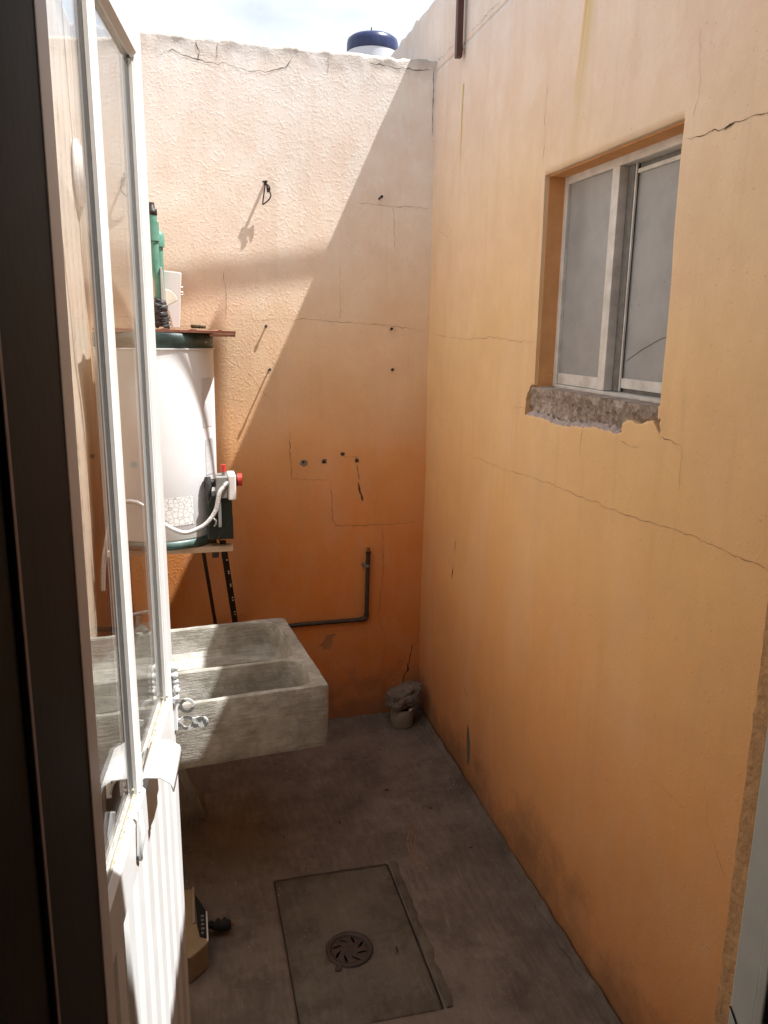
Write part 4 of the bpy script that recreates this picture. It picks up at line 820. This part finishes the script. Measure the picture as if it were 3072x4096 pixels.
q.tube([(.016, 1.898, .034), (.026, 1.903, .033), (.034, 1.898, .030), (.044, 1.906, .028), (.052, 1.899, .026), (.062, 1.905, .026), (.070, 1.900, .025), (.076, 1.903, .024), (.080, 1.902, .024)], [.007, .011, .010, .017, .015, .019, .014, .013, .006], 8); nb = q.build('nozzle', M_SOOT, gx)
q = MB(); q.tube([(.078, 1.900, .028), (.088, 1.898, .028)], .004, 8); q.build('nozzle_tip', mat('dull_orange', (.25, .07, .03), .5), nb)
# ------------------------------------------------------------------ roof tank on the neighbour's house
nh = empty('neighbour_house', (3.3, 15, 0), 'low building beyond the far wall carrying the water tank', 'house')
MB().box((2.2, 13.75, -.25), (6.5, 18, 5.655)).build('wall', M_MORTAR, nh)
TC = (3.36, 14.4, 5.66)
wt = empty('water_tank', TC, 'white roof water tank with a dark blue rim beyond the wall', 'water tank')
MB().lathe(TC, [(.40, 0), (.42, .05), (.42, .30), (.425, .46)], 64).build('body', M_TWHITE, wt)
MB().lathe(TC, [(.426, .455), (.432, .47), (.430, .60), (.415, .66), (.36, .70), (.20, .715), (0, .72)], 64).build('rim', M_TBLUE, wt)
q = MB(); q.tube([(TC[0]-.03, TC[1], TC[2]+.71), (TC[0]-.02, TC[1], TC[2]+.86)], .010, 8); q.build('rod', M_IRON, wt)
# ------------------------------------------------------------------ cables crossing above the yard
def cable(p, q_, r, label):
    P = [lerp(p, q_, i/24) for i in range(25)]; P = [(a_, b2, c_) for (a_, b2, c_) in P]
    m_ = MB(); m_.tube(P, r, 8); return tag(m_.build('overhead_cable', M_IRON), label, 'cable', 'cables crossing above the yard')
CH = 3.2
def up_to(p):   # where the sun ray through p crosses the cables' height
    t = (CH-p[2])/2.163; return (p[0]+t, p[1]-SY*t)
def cable_through(p, q_, r, label):
    a_, b2 = up_to(p), up_to(q_); sl_ = (b2[1]-a_[1])/(b2[0]-a_[0]); f = lambda x: a_[1]+(x-a_[0])*sl_
    cable((-6, f(-6), CH), (8, f(8), CH), r, label)
cable_through((-.008, 2.622, 1.538), (.10, 2.73, 1.12), .010, 'overhead cable whose shadow curves down the heater')
cable_through((.02, D, 1.745), (.35, D, 1.81), .0115, 'thicker overhead cable whose soft shadow crosses the sunlit plaster')
# ------------------------------------------------------------------ litter on the floor
LEAF = ['leaf scrap lying midway between the sink corner and the right wall', 'dark leaf scrap on the floor just right of the sink corner', 'leaf scrap on the floor beyond the far right corner of the drain slab', 'curled leaf scrap on the slab just right of the drain',
 'speck of leaf in the shadow under the front of the sink', 'leaf scrap nearest the beyond-left corner of the slab', 'leaf scrap closest to the stone and pipe stub', 'leaf scrap right of the slab, level with the drain', 'leaf scrap close to the right wall beyond the scrape marks',
 'leaf scrap just beyond the middle of the slab edge', 'leaf scrap beneath the middle of the sink', 'leaf scrap against the right wall beside the scrape marks']
leafm = mat('dry_leaf', (.035, .024, .016), .9)
for i, (x_, y_, s, a_) in enumerate([(.66, 2.47, .012, .4), (.55, 2.52, .008, 2), (.46, 2.32, .010, 1.2), (.50, 1.735, .014, 1.5), (.33, 2.62, .006, 0), (.27, 2.28, .007, 1), (.70, 2.75, .006, .3), (.62, 1.88, .008, 2.2), (.78, 2.33, .008, .9), (.40, 2.12, .006, 2.7), (.20, 2.50, .008, 1.9), (.84, 2.10, .007, .2)]):
    z_ = f_floor(x_, y_).z+.0015 if not (SL[0] < x_ < SL[2] and SL[1] < y_ < SL[3]) else .003
    c0_, s0_ = math.cos(a_), math.sin(a_); P = [(-1, 0, 0), (-.3, .22, .25), (.5, .16, .2), (1, 0, .05), (.4, -.2, .0), (-.4, -.16, 0)]
    q = MB(); q.add([(x_+s*(p[0]*c0_-p[1]*s0_), y_+s*(p[0]*s0_+p[1]*c0_), z_+s*p[2]) for p in P], [(0, 1, 2, 3, 4, 5)])
    tag(q.build('leaf_scrap', leafm), LEAF[i], 'leaf', 'leaf scraps on the floor')
q = MB(); rnd = random.Random(11)
for i in range(260):
    x_, y_ = rnd.uniform(-.1, .93), rnd.uniform(1.4, 3.02)
    if rnd.random() < .5: x_ = XR-.02-abs(rnd.gauss(0, .03))
    r_ = rnd.uniform(.0008, .0028); z_ = f_floor(x_, y_).z
    q.add([(x_-r_, y_-r_, z_), (x_+r_, y_-r_*.6, z_), (x_+r_*.4, y_+r_, z_), (x_, y_, z_+r_*1.3)], [(0, 1, 3), (1, 2, 3), (2, 0, 3)])
tag(q.build('grit', M_MORTAR), kind='stuff')
